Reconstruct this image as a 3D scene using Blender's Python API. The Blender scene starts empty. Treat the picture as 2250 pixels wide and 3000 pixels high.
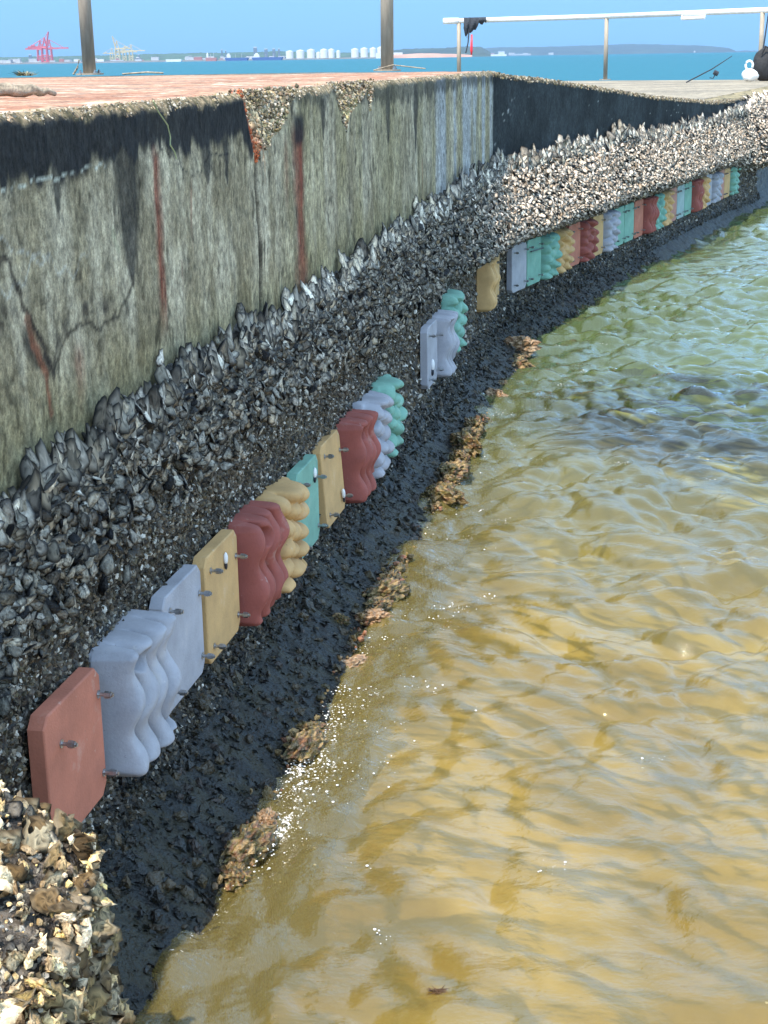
import bpy, math, numpy as np
from mathutils import Vector, Matrix
rng = np.random.default_rng(7)
scene = bpy.context.scene
C = scene.collection

# ------------------------------------------------------------------ camera
CAM_H, PITCH, ROLL = 1.5, math.radians(16.37), math.radians(-0.93)
cd = bpy.data.cameras.new('camera'); cam = bpy.data.objects.new('camera', cd); C.objects.link(cam)
cd.sensor_fit = 'VERTICAL'; cd.sensor_height = 36.0; cd.lens = 54.39
cd.clip_start = 0.05; cd.clip_end = 60000
CAMR = Matrix.Rotation(math.pi/2 - PITCH, 4, 'X') @ Matrix.Rotation(ROLL, 4, 'Z')
cam.matrix_world = Matrix.Translation((0, 0, CAM_H)) @ CAMR
scene.camera = cam

# ------------------------------------------------------------------ sky, sun, exposure
SUN_EL, SUN_AZ = math.radians(60), math.radians(-152)
w = bpy.data.worlds.new('World'); scene.world = w; w.use_nodes = True
nt = w.node_tree; bg = nt.nodes['Background']
sky = nt.nodes.new('ShaderNodeTexSky'); sky.sky_type = 'NISHITA'; sky.sun_disc = False
sky.sun_elevation = SUN_EL; sky.sun_rotation = SUN_AZ
sky.air_density = 1.0; sky.dust_density = 0.0; sky.ozone_density = 6.0; sky.altitude = 0
# clear summer sky: deep blue near the horizon, boosted higher up as added fill light
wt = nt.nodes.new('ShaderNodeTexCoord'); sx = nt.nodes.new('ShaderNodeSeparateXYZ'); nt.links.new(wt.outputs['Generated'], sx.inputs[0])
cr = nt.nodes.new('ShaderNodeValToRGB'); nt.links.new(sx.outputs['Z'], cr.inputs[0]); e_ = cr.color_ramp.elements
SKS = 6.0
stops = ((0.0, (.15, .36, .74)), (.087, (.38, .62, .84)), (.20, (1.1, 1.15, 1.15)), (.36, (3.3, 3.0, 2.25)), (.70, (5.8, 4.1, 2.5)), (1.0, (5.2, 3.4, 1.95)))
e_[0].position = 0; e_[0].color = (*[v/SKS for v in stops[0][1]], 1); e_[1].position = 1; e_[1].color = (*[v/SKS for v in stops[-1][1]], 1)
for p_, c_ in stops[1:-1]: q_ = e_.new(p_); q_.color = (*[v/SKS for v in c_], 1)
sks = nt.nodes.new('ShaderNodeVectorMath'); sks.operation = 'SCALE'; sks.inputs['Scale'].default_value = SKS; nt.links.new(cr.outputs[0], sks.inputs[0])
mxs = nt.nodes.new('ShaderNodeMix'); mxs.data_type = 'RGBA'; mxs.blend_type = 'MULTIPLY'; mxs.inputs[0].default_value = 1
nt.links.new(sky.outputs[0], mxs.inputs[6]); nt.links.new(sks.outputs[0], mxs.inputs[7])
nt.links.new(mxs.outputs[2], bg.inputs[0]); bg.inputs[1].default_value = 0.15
ld = bpy.data.lights.new('sun', 'SUN'); ld.energy = 4.3; ld.angle = math.radians(0.53); ld.color = (1.0, 0.90, 0.76)
sun = bpy.data.objects.new('sun', ld); C.objects.link(sun)
sdir = Vector((math.sin(SUN_AZ)*math.cos(SUN_EL), math.cos(SUN_AZ)*math.cos(SUN_EL), math.sin(SUN_EL)))
sun.rotation_euler = sdir.to_track_quat('Z', 'Y').to_euler(); sun.location = (0, 0, 30)
scene.view_settings.view_transform = 'Standard'; scene.view_settings.look = 'None'
scene.view_settings.exposure = 0.74; scene.view_settings.gamma = 1.0
scene.render.engine = 'CYCLES'
scene.cycles.max_bounces = 8; scene.cycles.transparent_max_bounces = 12
scene.cycles.volume_bounces = 0

# ------------------------------------------------------------------ numpy noise
def _h(ix, iy, seed):
    n = (ix.astype(np.int64)*374761393 + iy.astype(np.int64)*668265263 + seed*974634777) & 0x7fffffff
    n = ((n ^ (n >> 13))*1274126177) & 0x7fffffff
    return ((n ^ (n >> 16)) & 0xffff)/65535.0
def vn(x, y, seed=0):
    x = np.asarray(x, float); y = np.asarray(y, float)
    ix = np.floor(x); iy = np.floor(y); fx = x-ix; fy = y-iy
    fx = fx*fx*(3-2*fx); fy = fy*fy*(3-2*fy); ix = ix.astype(np.int64); iy = iy.astype(np.int64)
    a = _h(ix, iy, seed); b = _h(ix+1, iy, seed); c = _h(ix, iy+1, seed); d = _h(ix+1, iy+1, seed)
    return (a*(1-fx)+b*fx)*(1-fy)+(c*(1-fx)+d*fx)*fy
def fbm(x, y, seed=0, o=4):
    t = 0; a = .5; s = 0
    for i in range(o):
        t = t+a*vn(np.asarray(x)*2**i, np.asarray(y)*2**i, seed+i*17); s += a; a *= .5
    return t/s
def ss(a, b, x):
    t = np.clip((np.asarray(x, float)-a)/(b-a), 0, 1); return t*t*(3-2*t)

# ------------------------------------------------------------------ mesh helpers
def mk(name, V, faces, mat=None, parent=None, col=None, attrs=None, smooth=False, link=True):
    """faces: list of int arrays (n,k); every group keeps its own face size"""
    me = bpy.data.meshes.new(name)
    V = np.asarray(V, np.float32); me.vertices.add(len(V)); me.vertices.foreach_set('co', V.ravel())
    if not isinstance(faces, (list, tuple)): faces = [faces]
    faces = [np.asarray(f, np.int32) for f in faces if len(f)]
    li = np.concatenate([f.ravel() for f in faces]); tot = np.concatenate([np.full(len(f), f.shape[1]) for f in faces])
    st = np.concatenate([[0], np.cumsum(tot)[:-1]])
    me.loops.add(len(li)); me.loops.foreach_set('vertex_index', li.astype(np.int32))
    me.polygons.add(len(tot)); me.polygons.foreach_set('loop_start', st.astype(np.int32)); me.polygons.foreach_set('loop_total', tot.astype(np.int32))
    me.update(calc_edges=True); me.validate()
    me.polygons.foreach_set('use_smooth', np.full(len(me.polygons), bool(smooth)))
    if col is not None:
        a = me.color_attributes.new('Col', 'FLOAT_COLOR', 'POINT')
        c = np.ones((len(V), 4), np.float32); c[:, :3] = col; a.data.foreach_set('color', c.ravel())
    for k, v in (attrs or {}).items():
        a = me.attributes.new(k, 'FLOAT', 'POINT'); a.data.foreach_set('value', np.asarray(v, np.float32))
    if mat: me.materials.append(mat)
    if not link: return me
    o = bpy.data.objects.new(name, me); C.objects.link(o)
    if parent: o.parent = parent
    return o
def grid_faces(nr, nc):
    i = np.arange(nr*nc).reshape(nr, nc)
    return np.stack([i[:-1, :-1], i[:-1, 1:], i[1:, 1:], i[1:, :-1]], -1).reshape(-1, 4)
class MB:
    def __init__(s): s.V = []; s.F = {}; s.n = 0
    def add(s, V, faces):
        V = np.asarray(V, float)
        for f in faces: s.F.setdefault(len(f), []).append([i+s.n for i in f])
        s.V.append(V); s.n += len(V)
    def box(s, c, d, rz=0.0):
        v = np.array([[x, y, z] for z in (-.5, .5) for x, y in ((-.5, -.5), (.5, -.5), (.5, .5), (-.5, .5))])*np.array(d)
        cs, sn = math.cos(rz), math.sin(rz); v = v@np.array([[cs, sn, 0], [-sn, cs, 0], [0, 0, 1]])
        s.add(v+np.array(c), [(3, 2, 1, 0), (4, 5, 6, 7), (0, 1, 5, 4), (1, 2, 6, 5), (2, 3, 7, 6), (3, 0, 4, 7)])
    def tube(s, P, r, n=10, cap=True):
        P = [np.array(p, float) for p in P]; r = r if hasattr(r, '__len__') else [r]*len(P); rings = []
        for i, p in enumerate(P):
            d = P[min(i+1, len(P)-1)]-P[max(i-1, 0)]; d = d/np.linalg.norm(d)
            a = np.cross(d, [0, 0, 1] if abs(d[2]) < .9 else [1, 0, 0]); a /= np.linalg.norm(a); b = np.cross(d, a)
            t = np.arange(n)/n*2*math.pi; rings.append(p+r[i]*(np.cos(t)[:, None]*a+np.sin(t)[:, None]*b))
        f = []
        for k in range(len(P)-1):
            for j in range(n): f.append((k*n+j, k*n+(j+1) % n, (k+1)*n+(j+1) % n, (k+1)*n+j))
        if cap: f.append(tuple(range(n))[::-1]); f.append(tuple((len(P)-1)*n+j for j in range(n)))
        s.add(np.concatenate(rings), f)
    def build(s, name, mat, parent=None, smooth=False, **kw):
        return mk(name, np.concatenate(s.V), [np.array(v) for v in s.F.values()], mat, parent, smooth=smooth, **kw)
def tag(o, label=None, cat=None, group=None, kind=None):
    if label: o['label'] = label
    if cat: o['category'] = cat
    if group: o['group'] = group
    if kind: o['kind'] = kind
    return o
def empty(name, loc=(0, 0, 0), rz=0.0):
    o = bpy.data.objects.new(name, None); C.objects.link(o); o.location = loc; o.rotation_euler = (0, 0, rz); o.empty_display_size = .1
    return o
def ico(sub=2):
    import bmesh
    bm = bmesh.new(); bmesh.ops.create_icosphere(bm, subdivisions=sub, radius=1)
    V = np.array([v.co[:] for v in bm.verts]); F = np.array([[v.index for v in f.verts] for f in bm.faces]); bm.free(); return V, F
ICO2, ICO3, ICO4 = ico(2), ico(3), ico(4)

# ------------------------------------------------------------------ materials
def mat(name, col=(.5, .5, .5), rough=.7, metal=0.0, noise=0.0, nscale=20, bump=0.0, bscale=60, vcol=False, spec=.5, coat=0, stretch=(1, 1, 1), spots=False, fine=0):
    m = bpy.data.materials.new(name); m.use_nodes = True; t = m.node_tree; b = t.nodes['Principled BSDF']
    b.inputs['Base Color'].default_value = (*col, 1); b.inputs['Roughness'].default_value = rough
    b.inputs['Metallic'].default_value = metal; b.inputs['Specular IOR Level'].default_value = spec
    b.inputs['Coat Weight'].default_value = coat
    tc = t.nodes.new('ShaderNodeTexCoord'); mp = t.nodes.new('ShaderNodeMapping'); mp.inputs['Scale'].default_value = stretch
    t.links.new(tc.outputs['Object'], mp.inputs[0])
    src = None
    if vcol:
        a = t.nodes.new('ShaderNodeAttribute'); a.attribute_name = 'Col'; src = a.outputs['Color']
    if noise:
        n = t.nodes.new('ShaderNodeTexNoise'); n.inputs['Scale'].default_value = nscale; n.inputs['Detail'].default_value = 6; n.inputs['Roughness'].default_value = .65
        t.links.new(mp.outputs[0], n.inputs['Vector'])
        r = t.nodes.new('ShaderNodeMapRange'); r.inputs[1].default_value = .3; r.inputs[2].default_value = .7
        r.inputs[3].default_value = 1-noise; r.inputs[4].default_value = 1+noise*.8
        t.links.new(n.outputs['Fac'], r.inputs[0])
        x = t.nodes.new('ShaderNodeVectorMath'); x.operation = 'SCALE'
        if src: t.links.new(src, x.inputs[0])
        else: x.inputs[0].default_value = col
        t.links.new(r.outputs[0], x.inputs['Scale']); src = x.outputs[0]
    if fine:
        for sc_, st_, k_ in ((fine, (1, 1, .8), .34), (fine*3.2, (1, 1, 1), .22), (fine*.35, (1, 1, .7), .22)):
            m2 = t.nodes.new('ShaderNodeMapping'); m2.inputs['Scale'].default_value = st_; t.links.new(tc.outputs['Object'], m2.inputs[0])
            n = t.nodes.new('ShaderNodeTexNoise'); n.inputs['Scale'].default_value = sc_; n.inputs['Detail'].default_value = 4; n.inputs['Roughness'].default_value = .7; t.links.new(m2.outputs[0], n.inputs['Vector'])
            r = t.nodes.new('ShaderNodeMapRange'); r.inputs[1].default_value = .36; r.inputs[2].default_value = .62; r.inputs[3].default_value = 1-k_; r.inputs[4].default_value = 1+k_; t.links.new(n.outputs['Fac'], r.inputs[0])
            x = t.nodes.new('ShaderNodeVectorMath'); x.operation = 'SCALE'; t.links.new(src, x.inputs[0]); t.links.new(r.outputs[0], x.inputs['Scale']); src = x.outputs[0]
    if spots:
        for sc_, lo, hi, cc, k in ((85, .68, .74, (.10, .09, .08), .55), (9, .60, .72, (.55, .52, .46), .38), (30, .66, .74, (.62, .60, .55), .45)):
            n = t.nodes.new('ShaderNodeTexNoise'); n.inputs['Scale'].default_value = sc_; n.inputs['Detail'].default_value = 5; n.inputs['Roughness'].default_value = .6; t.links.new(tc.outputs['Object'], n.inputs['Vector'])
            r = t.nodes.new('ShaderNodeMapRange'); r.inputs[1].default_value = lo; r.inputs[2].default_value = hi; r.inputs[4].default_value = k; t.links.new(n.outputs['Fac'], r.inputs[0])
            x = t.nodes.new('ShaderNodeMix'); x.data_type = 'RGBA'; t.links.new(r.outputs[0], x.inputs[0]); t.links.new(src, x.inputs[6]); x.inputs[7].default_value = (*cc, 1); src = x.outputs[2]
    if src: t.links.new(src, b.inputs['Base Color'])
    if bump:
        n = t.nodes.new('ShaderNodeTexNoise'); n.inputs['Scale'].default_value = bscale; n.inputs['Detail'].default_value = 5
        t.links.new(mp.outputs[0], n.inputs['Vector'])
        bp = t.nodes.new('ShaderNodeBump'); bp.inputs['Strength'].default_value = 1; bp.inputs['Distance'].default_value = bump
        t.links.new(n.outputs['Fac'], bp.inputs['Height']); t.links.new(bp.outputs[0], b.inputs['Normal'])
    return m
M = {}
M['concrete'] = mat('wall_concrete', rough=.8, vcol=True, noise=.22, nscale=11, stretch=(3.2, 3.2, 2.0), bump=.004, bscale=24, spec=.12, fine=75)
M['deck'] = mat('deck_concrete', rough=.85, vcol=True, noise=.22, nscale=6, stretch=(1, 1, 1), bump=.004, bscale=40, fine=55)
M['chip'] = mat('aggregate', rough=.85, vcol=True, noise=.25, nscale=60)
M['shell'] = mat('oyster_shell', rough=.5, vcol=True, noise=.4, nscale=140, bump=.0045, bscale=190, spec=.3)
M['crust'] = mat('oyster_crust', rough=.42, spec=.4, vcol=True, noise=.5, nscale=60, bump=.012, bscale=90)
M['rock'] = mat('algae_rock', rough=.38, vcol=True, noise=.5, nscale=60, bump=.01, bscale=110, spec=.6)
TC = dict(terracotta=(.47, .165, .105), red=(.30, .08, .062), grey=(.36, .365, .41), yellow=(.56, .35, .15), green=(.19, .39, .31), ppink=(.45, .22, .17), pgreen=(.30, .42, .42))
for k, c in TC.items(): M[k] = mat('tile_'+k, c, rough=.78, noise=.20, nscale=11, bump=.0009, bscale=200, spots=True)
M['steel'] = mat('stainless_steel', (.42, .42, .43), rough=.32, metal=.9, noise=.2, nscale=80)
M['post'] = mat('galvanised_post', (.34, .285, .22), rough=.6, metal=.0, noise=.25, nscale=12, stretch=(4, 4, .6), bump=.001)
M['rail'] = mat('rail_steel', (.85, .84, .82), rough=.35, metal=.15, noise=.15, nscale=12)
M['white'] = mat('white_plastic', (.8, .8, .78), rough=.5)
M['black'] = mat('black_fabric', (.02, .02, .022), rough=.8, noise=.3, nscale=30, bump=.01, bscale=20)
M['cloth'] = mat('dark_cloth', (.03, .035, .045), rough=.9)
M['redtag'] = mat('red_plastic', (.7, .03, .05), rough=.4)
M['wood'] = mat('driftwood', (.36, .29, .21), rough=.9, noise=.6, nscale=45, bump=.009, bscale=70, spots=False)
M['mussel'] = mat('mussel_shell', (.75, .75, .76), rough=.4)
M['musselb'] = mat('mussel_dark', (.015, .017, .03), rough=.3)
M['line'] = mat('fishing_line', (.35, .40, .22), rough=.5)

# ------------------------------------------------------------------ sea wall layout (S along the wall, z up, o outward to the water)
A0 = np.array([-.560, 2.600]); U1 = np.array([.198, 1.])/math.hypot(.198, 1); U2 = np.array([.425, 1.])/math.hypot(.425, 1); U3 = np.array([.36, 1.])/math.hypot(.36, 1)
SK, SE = 6.08, 13.05
K1 = A0+SK*U1; K2 = K1+(SE-SK)*U2
def nrm(u): return np.array([u[1], -u[0]])
def path(S):
    S = np.asarray(S, float)[..., None]
    return np.where(S < SK, A0+S*U1, np.where(S < SE, K1+(S-SK)*U2, K2+(S-SE)*U3))
def normal(S, soft=.18):
    S = np.asarray(S, float)
    t1 = ss(SK-soft, SK+soft, S)[..., None]; t2 = ss(SE-soft, SE+soft, S)[..., None]
    n = nrm(U1)*(1-t1)+nrm(U2)*t1*(1-t2)+nrm(U3)*t2
    return n/np.linalg.norm(n, axis=-1, keepdims=True)
def P3(S, z, o, soft=.18):
    S, z, o = np.broadcast_arrays(np.asarray(S, float), z, o)
    p = path(S)+normal(S, soft)*o[..., None]
    return np.concatenate([p, z[..., None]], -1)
def ztop(S):
    return np.interp(S, [-9, SK, SK+.35, SK+.9, SK+1.5, SK+2.36, SK+3.8, SK+6.1, SE, 60], [1.428, 1.420, 1.394, 1.369, 1.335, 1.28, 1.19, 1.08, 1.07, 1.07])
def oy_top(S):     # ragged upper limit of the oysters
    b = np.interp(S, [-3, -.3, 0, .5, .9, 1.6, 2.3, 3.4, 5, SK, 9, 11, SE, SE+1, 30], [.77, .79, .83, .85, .875, .86, .87, .91, .935, .95, .94, .92, .97, 1.05, 1.05])
    return b+.09*(fbm(np.asarray(S)*3, 0*np.asarray(S)+3, 5, 3)-.5)+.05*(vn(np.asarray(S)*17, 0*np.asarray(S)+3, 6)-.5)
def bulge(S, z):
    B = .155*ss(3.9, 6.2, S)*(.75+.5*fbm(S*1.3, z*0+1, 31, 2))
    up = .12*ss(1.02, .92, z)+.88*np.clip((.93-z)/.32, 0, 1)**.9; lo = ss(.46, .57, z)
    o = B*up*lo
    bat = ss(SE-.6, SE+.8, S)*np.clip(1.10-z, 0, .62)*.55
    o = np.maximum(o, bat*ss(.35, .5, z)+.12*ss(SE-.6, SE+.8, S)*ss(.5, .35, z))
    cl = ss(-.56, -.76, S)*ss(.62, .46, z+.04*np.sin(S*11))*(.31+.04*ss(.4, .0, z))
    return np.maximum(o, cl)
def prof(S, z):
    o = .016*ss(.05, .0, z-oy_top(S))*ss(.5, .6, z)+bulge(S, z)
    led = np.interp(z, [-.62, -.03, .0, .03, .07, .12, .17, .25], [.30, .235, .215, .17, .10, .05, .015, 0])
    led = led*(.85+.3*fbm(S*2.2, z*0, 77, 3))*(1-ss(8.5, 12, S)*.45)
    return o+led

# ------------------------------------------------------------------ concrete face of the seawall
def grey_cols(S, z):
    st = fbm(S*15, z*3.6, 11, 5); st2 = fbm(S*60, z*5, 12, 4); bl = fbm(S*5, z*5, 13, 4); fine = fbm(S*120, z*60, 14, 3)
    base = np.array([.235, .200, .130]); pale = np.array([.42, .375, .275]); olive = np.array([.215, .185, .095]); blue = np.array([.31, .325, .34])
    c = base+(pale-base)*(ss(.38, .66, .45*st+.55*fbm(S*13, z*5, 28, 4))*.85)[..., None]
    c = c+(olive-c)*(ss(1.05, .88, z+.06*(bl-.5))*.7)[..., None]
    c = c+(olive*1.15-c)*(ss(.48, .62, fbm(S*7, z*.8, 15, 3))*.5*ss(1.3, 1.9, S))[..., None]
    c = c+(blue-c)*(ss(3.9, 4.3, S)*ss(.40, .6, fbm(S*6, z*.5, 16, 3))*.85)[..., None]
    c = c*(.80+.40*st2)[..., None]*(.68+.64*fine)[..., None]*(.78+.44*fbm(S*9, z*7, 27, 4))[..., None]
    pits = ss(.68, .76, fbm(S*45, z*22, 18, 3)); c = c*(1-.55*pits)[..., None]
    dark = np.array([.012, .014, .018])
    lim = np.interp(S, [-4, -.15, .15, .3, .5, .9, 1.2, 1.31, 1.36, 1.7, 2.2, 3, 3.7, 4.5, 6], [1.28, 1.318, 1.316, 1.325, 1.325, 1.31, 1.32, 1.27, 1.375, 1.37, 1.385, 1.35, 1.345, 1.36, 1.36])
    lim = lim+.07*(fbm(S*30, z*3, 19, 4)-.5)
    d = ss(-.012, .014, z-lim)*(.96-.35*ss(1.36, 1.5, S)*ss(6, 5.9, S))
    # dark drips
    for s0, s1, zt, zb in ((.33, .50, 1.34, 1.09), (.88, .97, 1.33, 1.235), (.05, .10, 1.33, 1.25), (2.04, 2.09, 1.36, 1.27), (3.02, 3.12, 1.37, 1.2), (3.58, 3.70, 1.37, 1.14), (1.05, 1.1, 1.33, 1.22)):
        mid = (s0+s1)/2+.012*(fbm(z*6, z*0+s0, 3, 2)-.5); hw = (s1-s0)/2*np.clip((z-zb)/(zt-zb), 0, 1)**.6
        d = np.maximum(d, .8*ss(1.5, .5, np.abs(S-mid)/np.maximum(hw, 1e-4))*(z < zt+.03))
    c = c+(dark*(.7+.6*fine)[..., None]-c)*np.clip(d, 0, 1)[..., None]
    # rust
    rust = np.array([.18, .05, .03])
    for s0, hw, zt, zb, k in ((.585, .030, 1.33, .95, .95), (1.76, .075, 1.33, .83, 1.0), (.80, .008, 1.25, 1.1, .45), (.12, .03, 1.02, .90, .55), (3.79, .012, 1.12, .93, .6), (1.62, .03, 1.3, 1.1, .4), (.72, .006, 1.1, 1.02, .6)):
        wob = .012*(fbm(z*9, z*0+s0, 4, 3)-.5)
        r = ss(1.3, .1, np.abs(S-s0-wob*1.6)/(hw*(.45+1.1*fbm(z*11, z*0+s0, 7, 3))))*(.6+.8*vn(S*160, z*4, 9))*ss(zt+.02, zt-.03, z)*ss(zb-.02, zb+.1, z)*(.55+.7*st2)
        c = c+(rust-c)*np.clip(r*k, 0, 1)[..., None]
    top = ss(1.05, .4, np.abs(S-1.78)/.08)*ss(1.26, 1.29, z)*ss(1.37, 1.34, z)
    c = c+(dark-c)*(top*.9)[..., None]
    # joints and cracks
    j = ss(.020, .006, np.abs(S-1.335-.008*np.sin(z*20)))*ss(1.30, 1.27, z); c = c+(np.array([.02, .018, .016])-c)*(j*.95)[..., None]
    j = ss(.012, .004, np.abs(S-3.72))*ss(1.2, 1.15, z)*.7; c = c*(1-j)[..., None]
    ck = np.abs(z-(1.318+.035*(fbm(S*14, S*0+1, 8, 4)-.5)))
    j = ss(.0028, .001, ck)*ss(.32, .28, S)*ss(-.3, -.15, S); c = c+(np.array([.42, .44, .38])-c)*(j*.9)[..., None]
    ck = np.abs(z-(1.17+.020*np.sin(S*26+2)+.010*np.sin(S*90)-.02*S)); j = ss(.005, .001, ck)*ss(.25, .1, S)*.6; c = c+(np.array([.36, .36, .32])-c)*j[..., None]
    rp = ss(.05, .0, np.abs(z-(1.03+.05*np.sin(S*13)+.09*ss(.1, .45, S)+.12*ss(-.02, -.14, S))))*ss(.50, .40, S)*ss(.40, .62, fbm(S*30, z*30, 21, 3))
    c = c+(np.array([.035, .03, .026])-c)*(rp*.85)[..., None]
    c = c+(np.array([.13, .10, .05])-c)*(ss(.55, .7, fbm(S*14, z*9, 22, 3))*.35*ss(1.1, .95, z))[..., None]
    for pts, wd, colr, k in (([(-.30, 1.24), (-.14, 1.20), (-.10, 1.13), (-.03, 1.04), (.0, .99)], .009, (.03, .024, .02), .9), ([(.0, .995), (.06, 1.04), (.13, 1.055), (.24, 1.03), (.32, 1.04), (.42, 1.085)], .007, (.03, .026, .02), .85),
            ([(-.09, 1.10), (-.03, 1.0), (-.02, .93)], .014, (.16, .055, .03), .8), ([(.62, 1.335), (.72, 1.30), (.80, 1.262), (.86, 1.262), (.95, 1.30), (1.10, 1.29)], .003, (.02, .02, .02), .9), ([(-.2, 1.26), (-.12, 1.215), (-.05, 1.20), (.02, 1.185)], .003, (.4, .4, .36), .6),
            ([(.32, 1.20), (.345, 1.16)], .010, (.30, .30, .20), .7), ([(2.36, 1.03), (2.37, .97), (2.33, .90)], .03, (.06, .055, .035), .55)):
        wx = S+.020*(fbm(S*40, z*40, 61, 3)-.5); wz = z+.020*(fbm(S*40+7, z*40, 62, 3)-.5); dm = np.full(S.shape, 9.)
        for (ax, az), (bx, bz) in zip(pts[:-1], pts[1:]):
            L2 = (bx-ax)**2+(bz-az)**2; t_ = np.clip(((wx-ax)*(bx-ax)+(wz-az)*(bz-az))/L2, 0, 1); dm = np.minimum(dm, np.hypot(wx-ax-t_*(bx-ax), wz-az-t_*(bz-az)))
        kk = ss(wd, wd*.3, dm)*k*(.5+.8*fine); c = c+(np.array(colr)-c)*np.clip(kk, 0, 1)[..., None]
    # second wall: almost black algae film with pale specks
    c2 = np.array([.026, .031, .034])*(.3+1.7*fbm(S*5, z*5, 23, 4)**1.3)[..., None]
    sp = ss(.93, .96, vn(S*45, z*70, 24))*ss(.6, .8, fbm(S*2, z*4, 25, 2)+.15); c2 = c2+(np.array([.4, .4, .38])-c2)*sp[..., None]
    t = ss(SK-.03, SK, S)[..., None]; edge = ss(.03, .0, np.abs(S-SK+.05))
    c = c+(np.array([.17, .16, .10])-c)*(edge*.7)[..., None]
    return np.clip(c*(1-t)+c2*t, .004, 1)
def spall_low(S):
    f = .030*(fbm(S*26, S*0, 41, 3)-.5)
    a = np.interp(S, [1.225, 1.24, 1.29, 1.345, 1.38, 1.50, 1.62, 1.74, 1.80], [1.45, 1.41, 1.315, 1.255, 1.275, 1.300, 1.345, 1.400, 1.45])
    b = np.interp(S, [2.19, 2.25, 2.34, 2.38, 2.43, 2.52, 2.60, 2.70, 2.735, 2.765, 2.80, 2.84], [1.45, 1.385, 1.30, 1.265, 1.33, 1.35, 1.365, 1.40, 1.325, 1.32, 1.38, 1.45])
    return np.minimum(a, b)+f
def spall(S, z):
    """1 inside the broken-out concrete"""
    return ss(-.002, .008, z-spall_low(S))
def spall_depth(S, z): return .36*np.clip(z-spall_low(S), 0, .2)
def edge_wear(S, z):
    """rounded crumbling arris along the top"""
    k = .010+.026*fbm(S*9, S*0, 42, 4)
    t = np.clip((z-(ztop(S)-k))/k, 0, 1)
    return t**2*(.008+.022*fbm(S*22, z*30, 43, 3))
seawall = empty('seawall', (float(A0[0]), float(A0[1]), 0))
tag(seawall, 'stained grey concrete seawall with rust streaks and broken top edge, nearest the camera', 'wall')
SW0 = Vector((float(A0[0]), float(A0[1]), 0))
def loc(V, root=SW0): return np.asarray(V)-np.array(root)
def face_grid(Sv, zt_fn, zlow, nz, name, parent, root):
    t = np.linspace(0, 1, nz); S = np.repeat(Sv[None], nz, 0); zt = zt_fn(S)
    z = zlow+(zt-zlow)*t[:, None]
    dep = -spall_depth(S, z)-edge_wear(S, z)-.004*(fbm(S*12, z*12, 44, 4)-.5)*2-.012*ss(.016, .004, np.abs(S-1.335-.008*np.sin(z*20)))*ss(1.30, 1.27, z)
    dep -= spall(S, z)*.028*(fbm(S*50, z*50, 45, 3)-.5)
    V = P3(S, z, dep, soft=.004); c = grey_cols(S, z)
    sp = spall(S, z); ag = fbm(S*70, z*70, 46, 3)
    sc = np.array([.50, .40, .25])+(np.array([.16, .13, .08])-np.array([.50, .40, .25]))*ss(.5, .62, ag)[..., None]
    org = ss(.12, .02, S-(1.225+(1.43-z)*.62))*(S < 1.5); sc = sc+(np.array([.50, .13, .05])-sc)*(org*.85)[..., None]
    lich = ss(.40, .6, fbm(S*10, z*10, 47, 3)); sc = sc+(np.array([.40, .36, .12])-sc)*(lich*.5*(S > 1.45))[..., None]
    c = c+(sc-c)*np.clip(sp*1.2, 0, 1)[..., None]
    k = .004+.03*fbm(S*9, S*0, 42, 4)*fbm(S*30, S*0+5, 48, 3)*1.6; top = ss(-.006, .006, z-(zt-k))
    ec = np.array([.36, .27, .16])+(np.array([.12, .10, .05])-np.array([.36, .27, .16]))*ss(.4, .6, ag)[..., None]
    c = c+(ec-c)*(top*.65)[..., None]
    o = mk(name, loc(V.reshape(-1, 3), root), grid_faces(nz, len(Sv)), M['concrete'], parent, col=c.reshape(-1, 3), smooth=True)
    return o, V
Sv = np.concatenate([np.arange(-4, -.6, .05), np.arange(-.6, 2.6, .0055), np.arange(2.6, SK, .011), [SK]])
f1, V1 = face_grid(Sv, ztop, .74, 116, 'wall_face', seawall, SW0)
seawall2 = empty('seawall', (float(K1[0]), float(K1[1]), 0))
R2 = Vector(seawall2.location)
tag(seawall2, 'darker algae-blackened concrete seawall whose top slopes down beyond the corner', 'wall')
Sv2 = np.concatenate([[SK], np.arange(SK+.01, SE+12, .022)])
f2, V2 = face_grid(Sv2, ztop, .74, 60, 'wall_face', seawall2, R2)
# backing core of both walls (solid below the crust)
def core(Sa, name, parent, root):
    m = MB(); S = np.array(Sa); zt = ztop(S)-.06
    fr = P3(S, S*0, S*0-.07, .004); bk = P3(S, S*0, S*0-.35, .004)
    V = []
    for i in range(len(S)):
        V += [[fr[i, 0], fr[i, 1], -.9], [fr[i, 0], fr[i, 1], zt[i]], [bk[i, 0], bk[i, 1], zt[i]], [bk[i, 0], bk[i, 1], -.9]]
    F = []
    for i in range(len(S)-1):
        a = i*4; b = a+4
        for k in range(4): F.append((a+k, a+(k+1) % 4, b+(k+1) % 4, b+k))
    F += [(3, 2, 1, 0), tuple(len(V)-4+k for k in range(4))]
    m.add(loc(np.array(V), root), F)
    return m.build(name, mat(name+'_mat', (.08, .08, .075), .85, noise=.3), parent)
core([-4, 0, 3, SK-.02], 'wall_core', seawall, SW0); core(list(np.linspace(SK+.02, SE, 14))+[SE+12], 'wall_core', seawall2, R2)

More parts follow.
